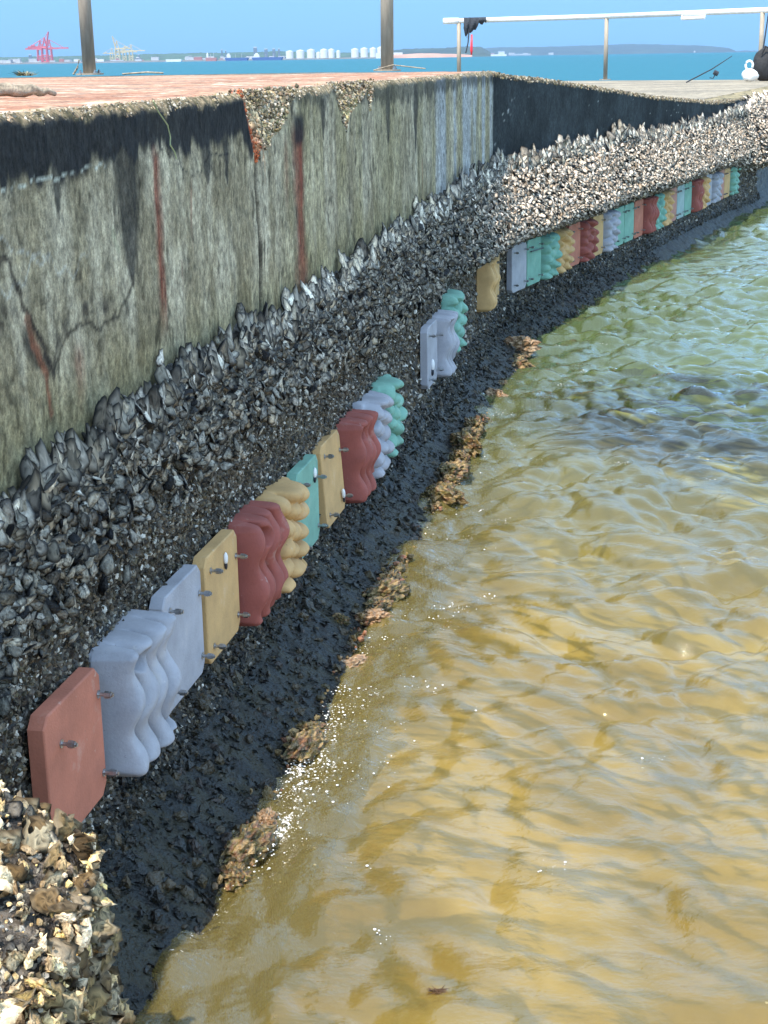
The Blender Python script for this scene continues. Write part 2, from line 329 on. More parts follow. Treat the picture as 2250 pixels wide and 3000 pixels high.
# ------------------------------------------------------------------ paved tops
def deck_cols(x, y):
    s1 = fbm(x*3+y*.4, y*14-x*2.8, 51, 5); s2 = fbm(x*20, y*45, 52, 4); s3 = fbm(x*1.5, y*3, 53, 3)
    c = np.array([.27, .118, .062])+(np.array([.36, .205, .128])-np.array([.27, .118, .062]))*ss(.35, .65, s1)[..., None]
    c = c+(np.array([.22, .15, .11])-c)*(ss(.55, .75, s3)*.6)[..., None]
    c = c+(np.array([.55, .46, .36])-c)*(ss(.66, .74, fbm(x*9, y*30, 54, 3))*.8)[..., None]
    return c*(.75+.5*s2)[..., None]
# raised walkway: rows run from the wall edge inland
ns = len(Sv); rows = np.concatenate([np.linspace(0, .25, 30), np.linspace(.27, 1.0, 24), np.linspace(1.15, 9, 28)])
edge = V1[-1]
S = np.repeat(Sv[None], len(rows), 0); T = np.repeat(rows[:, None], ns, 1)
base = path(S); # inland direction: away from the water and slightly forward so the far edge stays straight
nx = -nrm(U1)
X = edge[None, :, 0]+nx[0]*T; Y = edge[None, :, 1]+nx[1]*T
Ylim = 10.15+(X+3)*.05
Y = np.minimum(Y, Ylim)
Z = ztop(S)*0+edge[None, :, 2]+(-.004+.006*fbm(X*5, Y*5, 55, 3)+.004*fbm(X*25, Y*25, 56, 3))*ss(0, .03, T)
c = deck_cols(X, Y); ed = ss(.045, .0, T+.05*(fbm(X*14, Y*14, 57, 3)-.5)); ag = fbm(X*60, Y*60, 58, 3)
ec = np.array([.42, .33, .22])+(np.array([.13, .11, .06])-np.array([.42, .33, .22]))*ss(.42, .62, ag)[..., None]
c = c+(ec-c)*(ed*.8)[..., None]
walk = mk('pavement', np.stack([X, Y, Z], -1).reshape(-1, 3), grid_faces(len(rows), ns), M['deck'], col=c.reshape(-1, 3), smooth=True)
tag(walk, 'reddish weathered concrete walkway on top of the seawall', kind='structure')
# the far flank of the raised walkway down to the lower deck, from wall corner to inland
m = MB(); k1 = V1[-1][-1]
far = [(float(k1[0])+.02, float(k1[1])-.0), (-.3, 10.27), (-9.5, 9.81)]
V = []
for (x, y) in far: V += [[x, y, 1.415], [x, y, .9]]
m.add(V, [(0, 1, 3, 2), (2, 3, 5, 4)]); m.add([[k1[0], k1[1], 1.412], [-.3, 10.27, 1.412], [-.5, 9.8, 1.412]], [(0, 1, 2)])
tag(m.build('walkway_side', mat('side_concrete', (.2, .19, .17), .85, noise=.3)), 'concrete side of the raised walkway', kind='structure')
# small wedge of walkway between the corner and the far edge
gx = np.linspace(0, 1, 40); gy = np.linspace(0, 1, 40)
A_ = np.array([k1[0], k1[1]]); B_ = np.array([-.25, 10.27]); C_ = A_+nx*9; D_ = np.array([-9.5, 9.81])
# lower deck
lowS = np.concatenate([np.linspace(SK+.05, SE, 60), np.linspace(SE+.1, SE+12, 40)])
e = P3(lowS, lowS*0+1.05, lowS*0-.32, .004)
uu = np.linspace(0, 1, 60)**1.5
Xf = np.interp(np.arange(len(lowS)), [0, len(lowS)*.5, len(lowS)-1], [-30, 1.2, 7.4]); Yf = np.interp(np.arange(len(lowS)), [0, len(lowS)*.5, len(lowS)-1], [30.5, 28.6, 24.6])
X = e[None, :, 0]*(1-uu[:, None])+Xf[None]*uu[:, None]; Y = e[None, :, 1]*(1-uu[:, None])+Yf[None]*uu[:, None]
def low_cols(x, y):
    c = np.array([.20, .17, .125])+(np.array([.28, .235, .17])-np.array([.20, .17, .125]))*ss(.35, .65, fbm(x*1.2, y*1.5, 61, 4))[..., None]
    return c*(.75+.5*fbm(x*9, y*7, 62, 4))[..., None]
low = mk('pavement', np.stack([X, Y, X*0+1.066+.006*fbm(X*2, Y*2, 63, 2)], -1).reshape(-1, 3), grid_faces(len(uu), len(lowS)), M['deck'], col=low_cols(X, Y).reshape(-1, 3))
tag(low, 'lower tan concrete deck beyond the sloping wall', kind='structure')
m = MB(); V = []
for x, y in [(-30, 30.5)]+[(float(a), float(b)) for a, b in zip(Xf[::8], Yf[::8])]+[(7.4, 24.6)]: V += [[x, y, 1.07], [x, y, -.9]]
m.add(V, [(2*i, 2*i+1, 2*i+3, 2*i+2) for i in range(len(V)//2-1)])
tag(m.build('deck_side', mat('deck_side_mat', (.2, .19, .17), .85, noise=.3)), 'concrete seaward side of the lower deck', kind='structure')
# sloping coping along the second wall
lS = np.concatenate([np.arange(SK-.02, SE, .02), np.arange(SE, SE+12, .05)]); tt = np.array([0, .03, .08, .14, .2, .26, .33])
S = np.repeat(lS[None], len(tt), 0); T = np.repeat(tt[:, None], len(lS), 1)
zz = ztop(S)+.004*(fbm(S*20, T*40, 64, 3)-.5)*4*ss(0, .03, T)-.004; e0 = edge_wear(S, ztop(S))
V = P3(S, zz, -T-e0*(1-T/.33), .004)
cc = np.array([.30, .24, .13])+(np.array([.10, .085, .045])-np.array([.30, .24, .13]))*ss(.4, .6, fbm(S*40, T*80, 65, 3))[..., None]
cop = mk('coping', loc(V.reshape(-1, 3), R2), grid_faces(len(tt), len(lS)), M['deck'], seawall2, col=cc.reshape(-1, 3), smooth=True)
Vb = P3(np.stack([lS, lS]), np.stack([ztop(lS)-.004, lS*0+.9]), lS*0-.33, .004)
mk('wall_back', loc(Vb.reshape(-1, 3), R2), grid_faces(2, len(lS)), M['deck'], seawall2, col=np.tile([[.2, .18, .13]], (len(lS)*2, 1)))

# ------------------------------------------------------------------ crumbled aggregate along the top edges
def chips(Ss, zs, os_, size, cols, name, parent, root):
    n = len(Ss); V0 = np.array([[1, 0, 0], [-1, 0, 0], [0, 1, 0], [0, -1, 0], [0, 0, 1], [0, 0, -1]], float)
    F0 = np.array([[0, 2, 4], [2, 1, 4], [1, 3, 4], [3, 0, 4], [2, 0, 5], [1, 2, 5], [3, 1, 5], [0, 3, 5]])
    P = P3(Ss, zs, os_, .004)
    V = V0[None]*(.55+.9*rng.random((n, 6, 1)))*size[:, None, None]
    ang = rng.random((n, 3))*6.28; R = euler(ang); V = np.einsum('nij,nkj->nki', R, V)+P[:, None]
    F = (F0[None]+(np.arange(n)*6)[:, None, None]).reshape(-1, 3)
    o = mk(name, loc(V.reshape(-1, 3), root), F, M['chip'], parent, col=np.repeat(cols, 6, 0)); o['kind'] = 'stuff'; return o
def euler(a):
    cx, sx, cy, sy, cz, sz = np.cos(a[:, 0]), np.sin(a[:, 0]), np.cos(a[:, 1]), np.sin(a[:, 1]), np.cos(a[:, 2]), np.sin(a[:, 2])
    R = np.empty((len(a), 3, 3))
    R[:, 0] = np.stack([cy*cz, cz*sx*sy-cx*sz, cx*cz*sy+sx*sz], -1)
    R[:, 1] = np.stack([cy*sz, cx*cz+sx*sy*sz, -cz*sx+cx*sy*sz], -1)
    R[:, 2] = np.stack([-sy, cy*sx, cx*cy], -1)
    return R
def chipcols(n, S=None):
    pal = np.array([[.46, .36, .23], [.55, .48, .36], [.14, .12, .07], [.30, .24, .12], [.62, .55, .45], [.09, .08, .06], [.38, .27, .18]])
    return pal[rng.integers(0, len(pal), n)]*(.4+.6*rng.random((n, 1)))
n = 3600; Ss = np.concatenate([rng.uniform(-.6, 2.6, n), rng.uniform(2.6, SK, 2200)]); n = len(Ss)
dz = rng.random(n)**2.5*.028*(.1+1.6*fbm(Ss*9, Ss*0, 42, 4)**1.5); zs = ztop(Ss)-dz-.001; oo = -edge_wear(Ss, zs)-spall_depth(Ss, zs)-.002-rng.random(n)**3*.03*(dz < .004)
c = chipcols(n)
chips(Ss, zs, oo, .0016+.0038*rng.random(n)**3, c, 'crumbled_edge', seawall, SW0)
cs = rng.uniform(1.2, 2.85, 9000); cz = rng.uniform(1.25, 1.43, 9000); k = spall(cs, cz) > .5; cs, cz = cs[k], cz[k]
c = chipcols(len(cs)); c += (np.array([.55, .14, .05])*(.5+.8*rng.random((len(cs), 1)))-c)*(ss(.10, .03, cs-(1.225+(1.43-cz)*.62))*(cs < 1.5)*(rng.random(len(cs)) < .8))[:, None]
chips(cs, cz, -spall_depth(cs, cz)-.006+.014*rng.random(len(cs)), .0022+.0045*rng.random(len(cs))**2, c, 'broken_concrete', seawall, SW0)
n = 2600; Ss = rng.uniform(SK, SE, n); dz = rng.random(n)**2*.03; zs = ztop(Ss)-dz+.002
chips(Ss, zs, -rng.random(n)*.06*(dz < .005)-edge_wear(Ss, zs), .004+.006*rng.random(n)**2, chipcols(n)*.8, 'crumbled_edge', seawall2, R2)

# ------------------------------------------------------------------ crust below the oyster line
def build_crust():
    Sv = np.concatenate([np.arange(-3, -1.2, .04), np.arange(-1.2, 3, .009), np.arange(3, SK+.3, .014), np.arange(SK+.3, SE+1, .024), np.arange(SE+1, SE+12, .06)])
    zr = np.concatenate([np.arange(1.04, .14, -.0085), np.arange(.14, -.05, -.005), np.linspace(-.06, -.62, 8)])
    S = np.repeat(Sv[None], len(zr), 0); z = np.repeat(zr[:, None], len(Sv), 1)
    above = ss(-.03, .03, z-oy_top(S)+.01*np.sin(S*50))
    n1 = fbm(S*28, z*28, 71, 4)-.5; n2 = fbm(S*90, z*80, 72, 3)-.5
    amp = ss(.03, -.03, z-oy_top(S))
    o = prof(S, z)+amp*(.030*n1+.016*n2+.004)-.03*above
    V = P3(S, z, o)
    c = np.array([.022, .018, .015])+(np.array([.12, .10, .08])-np.array([.022, .018, .015]))*ss(.45, .72, fbm(S*60, z*40, 73, 4))[..., None]
    c = c*(.6+.8*fbm(S*8, z*5, 74, 3))[..., None]
    low = ss(.21, .09, z+.10*(fbm(S*6, z*6, 75, 3)-.5)); alg = np.array([.007, .008, .008])+(np.array([.022, .020, .010])-np.array([.007, .008, .008]))*ss(.4, .65, fbm(S*25, z*25, 76, 3))[..., None]
    c = c+(alg-c)*low[..., None]
    return mk('oyster_crust', V.reshape(-1, 3), grid_faces(len(zr), len(Sv))[:, ::-1], M['crust'], col=c.reshape(-1, 3), smooth=True)
crust = tag(build_crust(), 'dark crust of old shell and algae covering the lower seawall and its footing', 'crust', kind='stuff')

# ------------------------------------------------------------------ oysters
def oyster_template(seed, nseg, rings, pale, rim, rough=1.0):
    r = np.random.default_rng(seed); th = np.arange(nseg)/nseg*2*np.pi
    narrow = (.50+.20*r.random()) if rough < 1.5 else (.68+.2*r.random()); asym = .14*(r.random()-.5)
    # teardrop: long axis +Y, pointed tip up
    rad = 1+.14*r.normal(size=nseg).cumsum()*.25*np.sin(th/2)**2+.11*min(rough, 1.3)*r.normal(size=nseg)
    ox = np.cos(th)*narrow*(1-.26*np.sin(th))*rad; oyy = np.sin(th)*(1+.08*np.sin(th))*rad
    def sheet(scale, lift, cup, cols, zj):
        V = [[0, 0, lift+cup]]; Cc = [cols[0]]
        for i, q in enumerate(rings):
            h = lift+cup*(1-q**1.7)+(.05*rough*r.normal(size=nseg)*q)*zj
            V += list(np.stack([ox*q*scale+asym*q*q*.5, oyy*q*scale, h], -1))
            Cc += [np.array(cols[min(i, len(cols)-1)])*(.65+.6*r.random() if r.random() > .16 else .3) for _ in range(nseg)]
        F3 = [[0, 1+j, 1+(j+1) % nseg] for j in range(nseg)]; F4 = []
        for i in range(len(rings)-1):
            a = 1+i*nseg; b = a+nseg
            F4 += [[a+j, b+j, b+(j+1) % nseg, a+(j+1) % nseg] for j in range(nseg)]
        return np.array(V), np.array(Cc), np.array(F3), np.array(F4)
    k = len(rings); cu = [pale]*(k-1)+[tuple(.6*np.array(pale)+.4*np.array(rim))]; cl = [rim]*k
    a = sheet(.80, .12, .20, cu, 1.0); b = sheet(1.08, .0, -.30, cl, 1.6)
    b = (b[0], b[1], b[2][:, ::-1], b[3][:, ::-1])
    n = len(a[0]); V = np.concatenate([a[0], b[0]]); Cc = np.concatenate([a[1], b[1]])
    F3 = np.concatenate([a[2], b[2]+n]); F4 = np.concatenate([a[3], b[3]+n]) if len(rings) > 1 else np.zeros((0, 4), int)
    # wall joining the two rims
    ra = 1+(len(rings)-1)*nseg; rb = ra+n
    F4 = np.concatenate([F4, [[ra+j, rb+j, rb+(j+1) % nseg, ra+(j+1) % nseg] for j in range(nseg)]])
    return V, Cc, F3, F4
def templates(n, nseg, rings, pales, rims, s0, rough=1.0):
    return [oyster_template(s0+i, nseg, rings, pales[i % len(pales)], rims[i % len(rims)], rough) for i in range(n)]
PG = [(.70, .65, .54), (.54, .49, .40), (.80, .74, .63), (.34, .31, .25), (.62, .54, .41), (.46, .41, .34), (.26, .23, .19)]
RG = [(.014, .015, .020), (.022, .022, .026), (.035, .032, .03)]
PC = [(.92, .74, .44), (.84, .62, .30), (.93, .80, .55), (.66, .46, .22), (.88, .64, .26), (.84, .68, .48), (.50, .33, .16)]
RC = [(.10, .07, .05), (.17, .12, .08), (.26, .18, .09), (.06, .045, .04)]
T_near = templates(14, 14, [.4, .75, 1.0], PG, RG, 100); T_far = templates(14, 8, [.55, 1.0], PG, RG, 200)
T_clump = templates(14, 18, [.25, .5, .7, .86, 1.0], PC, [(.34, .25, .15), (.50, .38, .24), (.22, .15, .08), (.62, .50, .34)], 300, 1.6); T_sunpaint = templates(14, 8, [.55, 1.0], [(.92, .77, .60), (.88, .70, .53), (.93, .80, .66), (.84, .68, .52), (.76, .60, .45), (.50, .38, .27)], [(.06, .045, .035), (.035, .028, .022), (.12, .09, .06)], 400)  # last set: far shells with sunlight put into their warm pale colours

def frames(S, z, o, tilt, spin, updir=.0, nup=0.0, back=.55):
    """rotation matrices whose columns are shell x (width), y (long axis), z (outer side)"""
    n = len(S); nr = normal(S); N = np.concatenate([nr*.75+np.stack([nr[:, 1], -nr[:, 0]], -1)*back, np.full((n, 1), .15)], -1)
    N[:, 2] += nup; N = N+rng.normal(size=(n, 3))*tilt[:, None]; N /= np.linalg.norm(N, axis=1, keepdims=True)
    up = np.zeros((n, 3)); up[:, 2] = 1; up += rng.normal(size=(n, 3))*spin[:, None]+N*updir
    Yv = up-N*np.sum(up*N, 1, keepdims=True); Yv /= np.linalg.norm(Yv, axis=1, keepdims=True)
    Xv = np.cross(Yv, N); return np.stack([Xv, Yv, N], -1)
def merge(tpl, idx, R, P, sc, tint, name, material, label, cat, smooth=True):
    Vs, Cs, F3, F4, off = [], [], [], [], 0
    for t in range(len(tpl)):
        k = np.where(idx == t)[0]
        if not len(k): continue
        V0, C0, f3, f4 = tpl[t]; m = len(V0)
        V = np.einsum('nij,kj->nki', R[k], V0)*1.0
        V = np.einsum('nij,nkj->nki', R[k], V0[None]*sc[k][:, None, :])+P[k][:, None]
        Vs.append(V.reshape(-1, 3)); Cs.append((C0[None]*tint[k][:, None, None]).reshape(-1, 3))
        b = off+(np.arange(len(k))*m)[:, None, None]
        F3.append((f3[None]+b).reshape(-1, 3)); F4.append((f4[None]+b).reshape(-1, 4)); off += m*len(k)
    o = mk(name, np.concatenate(Vs), [np.concatenate(F3), np.concatenate(F4)], material, col=np.concatenate(Cs), smooth=smooth)
    return tag(o, label, cat, kind='stuff')
oyster_meshes = {}
TN = [(-.13, 'first terracotta tile'), (.165, 'grey wavy tile'), (.47, 'flat grey tile'), (.75, 'first flat yellow tile'), (1.03, 'first red wavy tile'), (1.30, 'yellow knobbly tile'), (1.57, 'flat green tile'), (1.925, 'second flat yellow tile'), (2.215, 'second red wavy tile'), (2.49, 'blue-grey knobbly tile'), (2.76, 'green knobbly tile')]
def oyl(S_, z_, L_):
    a_ = 'Long' if L_ > .024 else ('Large' if L_ > .020 else 'Smaller')
    b_ = 'at the top fringe' if z_ > float(oy_top(np.array(S_)))-.03 else ('high in the band' if z_ > float(oy_top(np.array(S_)))-.10 else 'low in the band')
    t_ = 'left of the first terracotta tile' if S_ < -.3 else 'above the '+min(TN, key=lambda q: abs(q[0]-S_))[1]
    return '%s pale rock oyster %s, %s' % (a_, b_, t_)
def single(kind, tpl, t, R, P, sc, label, group):
    key = (kind, t)
    if key not in oyster_meshes:
        V0, C0, f3, f4 = tpl[t]; oyster_meshes[key] = mk('oyster', V0, [f3, f4], M['shell'], col=C0, link=False, smooth=True)
    o = bpy.data.objects.new('oyster', oyster_meshes[key]); C.objects.link(o)
    m = Matrix([[R[i, 0]*sc[0], R[i, 1]*sc[1], R[i, 2]*sc[2], P[i]] for i in range(3)]+[[0, 0, 0, 1]])
    o.matrix_world = m; tag(o, label, 'oyster', group); return o
CR = np.array(CAMR.to_3x3())
def project(P):
    q = (P-np.array([0, 0, CAM_H]))@CR; return 384-1547.2*q[:, 0]/q[:, 2], 512+1547.2*q[:, 1]/q[:, 2], -q[:, 2]

def scatter_band(n, S0, S1, zlo, dens_pow=1):
    S = rng.uniform(S0, S1, n); zt = oy_top(S)+.02*rng.normal(size=n); lo = zlo(S)
    t = rng.random(n); z = lo+(zt-lo)*(1-t**1.15)
    keep = rng.random(n) < ss(0, .05, zt-z+.02)*.75+.25
    return S[keep], z[keep]
def surf(S, z): return prof(S, z)+.006
def nrm_noise(S, z): return .014*(fbm(S*28, z*28, 71, 4)-.5)
# near band
S, z = scatter_band(7400, -1.1, 4.2, lambda s: np.interp(s, [-1.1, -.3, .27, 1.3, 2.9, 4.2, 6], [.52, .62, .71, .67, .60, .58, .5])+.06*rng.normal(size=np.shape(s)))
# mid + far band
Sb, zb = scatter_band(13000, 4.2, SE+.3, lambda s: np.interp(s, [4.2, 5.2, SK, SE, 20], [.58, .55, .50, .47, .45]))
Sc, zc = scatter_band(5200, SE+.2, SE+9, lambda s: s*0+.40)
def params(S, z, big, litf=None):
    n = len(S); top = ss(.07, .0, oy_top(S)-z)
    nup = 0 if litf is None else .8*litf
    L = (.0108+.0098*rng.random(n)**1.4)*big*(1+.45*top); sc = np.stack([L*(.75+.4*rng.random(n)), L*(1+.25*top), L*(.7+.4*rng.random(n))], -1)
    tilt = .34+.34*(1-top); spin = .22+.62*(1-top)
    R = frames(S, z, None, tilt, spin, .25, nup)
    o = surf(S, z)+nrm_noise(S, z)+.010*rng.random(n)*(1-top)+L*.35
    return R, P3(S, z, o), sc, (.42+.85*rng.random(n)**1.3)*(.74+.6*top)
R, Pp, sc, tint = params(S, z, 1.0); idx = rng.integers(0, 14, len(S))
px, py, pz = project(Pp); area = sc[:, 0]*sc[:, 1]/pz**2
vis = (px > 4) & (px < 764) & (py > 4) & (py < 1020) & (tint > .55) & (R[:, :, 2]@np.array([0, 0, 1]) < 2)
facing = np.abs(np.einsum('ni,ni->n', R[:, :, 2], (np.array([0, 0, CAM_H])-Pp)/np.linalg.norm(np.array([0, 0, CAM_H])-Pp, axis=1, keepdims=True)))
score = np.where(vis & (R[:, 0, 2] > .2), area*facing, 0)
pick = np.argsort(-score)[:170]
for i in pick: single('near', T_near, int(idx[i]), R[i], Pp[i], sc[i], oyl(S[i], z[i], sc[i, 1]), 'rock oysters in the shaded band')
k = np.ones(len(S), bool); k[pick] = False
merge(T_near, idx[k], R[k], Pp[k], sc[k], tint[k], 'oyster_bed', M['shell'], 'crowded smaller grey oysters of the near shaded wall band', 'oysters')
lit = ss(3.8, 6.2, Sb)*ss(.92, .86, zb)*(zb > .46)*1.0  # where sunlight is painted into the shells: warmer palette, brighter tint
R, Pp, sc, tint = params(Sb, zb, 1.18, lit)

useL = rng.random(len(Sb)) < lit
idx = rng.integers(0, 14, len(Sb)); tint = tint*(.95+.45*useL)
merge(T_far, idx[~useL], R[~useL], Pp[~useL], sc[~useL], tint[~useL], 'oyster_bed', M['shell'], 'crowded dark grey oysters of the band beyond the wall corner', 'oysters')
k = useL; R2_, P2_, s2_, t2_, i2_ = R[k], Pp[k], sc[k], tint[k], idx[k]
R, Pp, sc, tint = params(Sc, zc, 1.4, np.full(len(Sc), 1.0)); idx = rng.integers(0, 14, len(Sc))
merge(T_sunpaint, np.concatenate([i2_, idx]), np.concatenate([R2_, R]), np.concatenate([P2_, Pp]), np.concatenate([s2_, sc]), np.concatenate([t2_, tint*1.35]), 'oyster_bed', M['shell'], 'oysters with sunlight painted into cream shells crowding the bulging ledge along the far wall', 'oysters')
# sunlit clump in the lower left
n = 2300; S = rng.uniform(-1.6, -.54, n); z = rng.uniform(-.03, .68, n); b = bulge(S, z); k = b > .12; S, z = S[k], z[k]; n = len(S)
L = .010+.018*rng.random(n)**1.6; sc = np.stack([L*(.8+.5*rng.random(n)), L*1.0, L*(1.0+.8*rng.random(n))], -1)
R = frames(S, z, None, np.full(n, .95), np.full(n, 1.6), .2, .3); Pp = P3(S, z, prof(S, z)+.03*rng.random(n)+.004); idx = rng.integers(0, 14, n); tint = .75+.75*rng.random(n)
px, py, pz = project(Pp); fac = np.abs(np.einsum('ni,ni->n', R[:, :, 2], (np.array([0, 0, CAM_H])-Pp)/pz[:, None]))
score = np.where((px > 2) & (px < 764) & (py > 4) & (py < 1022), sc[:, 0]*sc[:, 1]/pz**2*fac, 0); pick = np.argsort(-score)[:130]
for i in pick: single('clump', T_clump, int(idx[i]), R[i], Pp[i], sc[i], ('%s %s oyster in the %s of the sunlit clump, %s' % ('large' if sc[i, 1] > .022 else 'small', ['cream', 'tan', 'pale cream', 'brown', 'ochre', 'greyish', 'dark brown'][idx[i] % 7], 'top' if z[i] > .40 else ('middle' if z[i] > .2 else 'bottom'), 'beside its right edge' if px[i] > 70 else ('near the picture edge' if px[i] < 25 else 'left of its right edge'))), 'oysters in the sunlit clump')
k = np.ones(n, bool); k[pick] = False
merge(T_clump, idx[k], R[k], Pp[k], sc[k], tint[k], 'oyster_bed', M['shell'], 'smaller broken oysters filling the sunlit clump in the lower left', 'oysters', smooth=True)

# small broken shell and barnacle flakes between the band and the water
def flakes(n, S0, S1, z0, z1, size, cols, seed):
    S = rng.uniform(S0, S1, n); z = rng.uniform(z0, z1, n); z = np.minimum(z, oy_top(S)-.02)
    P = P3(S, z, prof(S, z)+.030*(fbm(S*28, z*28, 71, 4)-.5)+.016*(fbm(S*90, z*80, 72, 3)-.5)+.004+.006*rng.random(n))
    m = 6; th = np.arange(m)/m*2*np.pi; V0 = np.concatenate([[[0, 0, .35]], np.stack([np.cos(th)*.8, np.sin(th), th*0], -1)])
    V = V0[None]*(.5+1.0*rng.random((n, 7, 1)))*(size*(.4+1.1*rng.random(n)))[:, None, None]
    Rr = frames(S, z, None, np.full(n, .6), np.full(n, 1.2), back=.4); V = np.einsum('nij,nkj->nki', Rr, V)+P[:, None]
    F0 = np.array([[0, 1+j, 1+(j+1) % m] for j in range(m)]); F = (F0[None]+(np.arange(n)*7)[:, None, None]).reshape(-1, 3)
    pal = np.array(cols); c = pal[rng.integers(0, len(pal), n)]*(.5+.8*rng.random((n, 1)))
    low = ss(.20, .05, z+.08*(rng.random(n)-.5))[:, None]; c = c*(1-low)+np.array([.014, .014, .011])*(.4+2.0*rng.random((n, 1))**2)*low
    return V.reshape(-1, 3), F, np.repeat(c, 7, 0)
fc = [(.11, .09, .065), (.17, .14, .10), (.07, .055, .04), (.26, .23, .18), (.05, .04, .03), (.14, .10, .06), (.55, .52, .46), (.10, .08, .045), (.20, .17, .13)]
V, F, c = flakes(66000, -1.3, 3.2, .11, .84, .0046, fc, 1)
tag(mk('broken_shells', V, F, M['shell'], col=c), 'tiny broken shells and barnacles around the near tiles', 'shells', kind='stuff')
V, F, c = flakes(36000, 3.2, SE+1, .08, .7, .0078, fc, 2)
tag(mk('broken_shells', V, F, M['shell'], col=c), 'tiny broken shells around the far tiles', 'shells', kind='stuff')
n = 5200; S = rng.uniform(-1.6, -.56, n); z = rng.uniform(-.02, .68, n); k = bulge(S, z) > .12; S, z = S[k], z[k]; n = len(S)
def nodules(S, z, o, size, cols, name, label, cat):
    V0, F0 = ico(1); n = len(S); P = P3(S, z, o); V = V0[None]*(.55+.8*rng.random((n, len(V0), 1)))*size[:, None, None]*(.6+.8*rng.random((n, 1, 3)))+P[:, None]
    pal = np.array(cols); c = pal[rng.integers(0, len(pal), n)]*(.5+.8*rng.random((n, 1)))
    o_ = mk(name, V.reshape(-1, 3), (F0[None]+(np.arange(n)*len(V0))[:, None, None]).reshape(-1, 3), M['rock'], col=np.repeat(c, len(V0), 0)); return tag(o_, label, cat, kind='stuff')
nodules(S, z, prof(S, z)+.03*rng.random(n), .002+.006*rng.random(n)**2, PC+PC+RC, 'shell_rubble', 'small cream and brown shell rubble packed in the sunlit clump', 'rubble')
S = np.concatenate([rng.uniform(.0, 4.0, 2600), rng.uniform(1.35, 1.95, 700), rng.uniform(2.6, 3.8, 1300), rng.uniform(5.1, 5.8, 400)]); k = rng.random(len(S)) < ss(.52, .74, vn(S*4.5, S*0, 33)+.0)*.9+.04; S = S[k]; n = len(S)
nodules(S, rng.normal(.010, .010, n), .225+rng.normal(0, .014, n), .003+.009*rng.random(n)**2, [(.22, .14, .05), (.12, .08, .03), (.32, .21, .09), (.14, .10, .03), (.28, .12, .06), (.06, .05, .02)], 'reef_crust', 'golden brown crusty growth along the edge of the footing at the waterline', 'growth')
n = 4200; S = rng.uniform(-.9, 9.5, n); z = rng.uniform(-.03, .18, n); nodules(S, z, prof(S, z)+.002*rng.random(n), .004+.014*rng.random(n)**2, [(.016, .014, .010), (.05, .038, .018), (.03, .022, .018), (.012, .015, .016), (.055, .04, .02)], 'encrusting_growth', 'lumpy dark wet growth on the shaded footing', 'growth')
# dark weed tufts hanging on the footing
def weed(n, S0, S1, size):
    S = rng.uniform(S0, S1, n); z = rng.uniform(-.03, .17, n); P = P3(S, z, prof(S, z)+.004)
    L = size*(.5+rng.random(n)); d = np.concatenate([normal(S)*.6, np.full((n, 1), -.5)], 1)+rng.normal(size=(n, 3))*.5; d /= np.linalg.norm(d, axis=1, keepdims=True)
    sd = np.cross(d, rng.normal(size=(n, 3))); sd /= np.linalg.norm(sd, axis=1, keepdims=True); wd = (L*.22)[:, None]
    V = np.stack([P-sd*wd, P+sd*wd, P+d*L[:, None]*.6+sd*wd*1.3, P+d*L[:, None]], 1)
    c = np.array([[.007, .010, .008], [.020, .017, .008], [.010, .007, .007], [.005, .008, .010]])[rng.integers(0, 4, n)]*(.5+rng.random((n, 1)))
    F = np.array([[0, 1, 2], [0, 2, 3]])[None]+(np.arange(n)*4)[:, None, None]
    return V.reshape(-1, 3), F.reshape(-1, 3), np.repeat(c, 4, 0)
V, F, c = weed(20000, -1.2, 9.5, .013); tag(mk('seaweed', V, F, M['rock'], col=c), 'short dark wet seaweed covering the shaded footing at the waterline', 'seaweed', kind='stuff')

# ------------------------------------------------------------------ habitat tiles
def slab_mesh(colkey, wd=.25, ht=.25, t0=.004, t1=.034):
    a, b, ch = wd/2, ht/2, .019; bev = .003; n = 5
    def outline(ins):
        A, B = a-ins, b-ins; pts = []
        for (sx, sz, p, q) in ((1, -1, 0, 1), (1, 1, 1, 0), (-1, 1, 0, 1), (-1, -1, 1, 0)):
            e = [(sx*A-(sx*ch), sz*B), (sx*A, sz*B-sz*ch)]
            if p: e = e[::-1]
            pts += e
        return np.array(pts)
    V = []; 
    for ins, t in ((0, t0), (0, t1-bev), (bev*.4, t1-bev*.3), (bev, t1)): V += [[x, t, z] for x, z in outline(ins)]
    F = []; 
    for k in range(3):
        for j in range(8): F.append((k*8+j, k*8+(j+1) % 8, (k+1)*8+(j+1) % 8, (k+1)*8+j))
    F.append(tuple(24+j for j in range(8))); F.append(tuple(range(8))[::-1])
    # local axes: x along the wall, y = outward is -y in object space
    V = np.array(V); V[:, 1] *= -1
    m = MB(); m.add(V, [f[::-1] for f in F]); return m
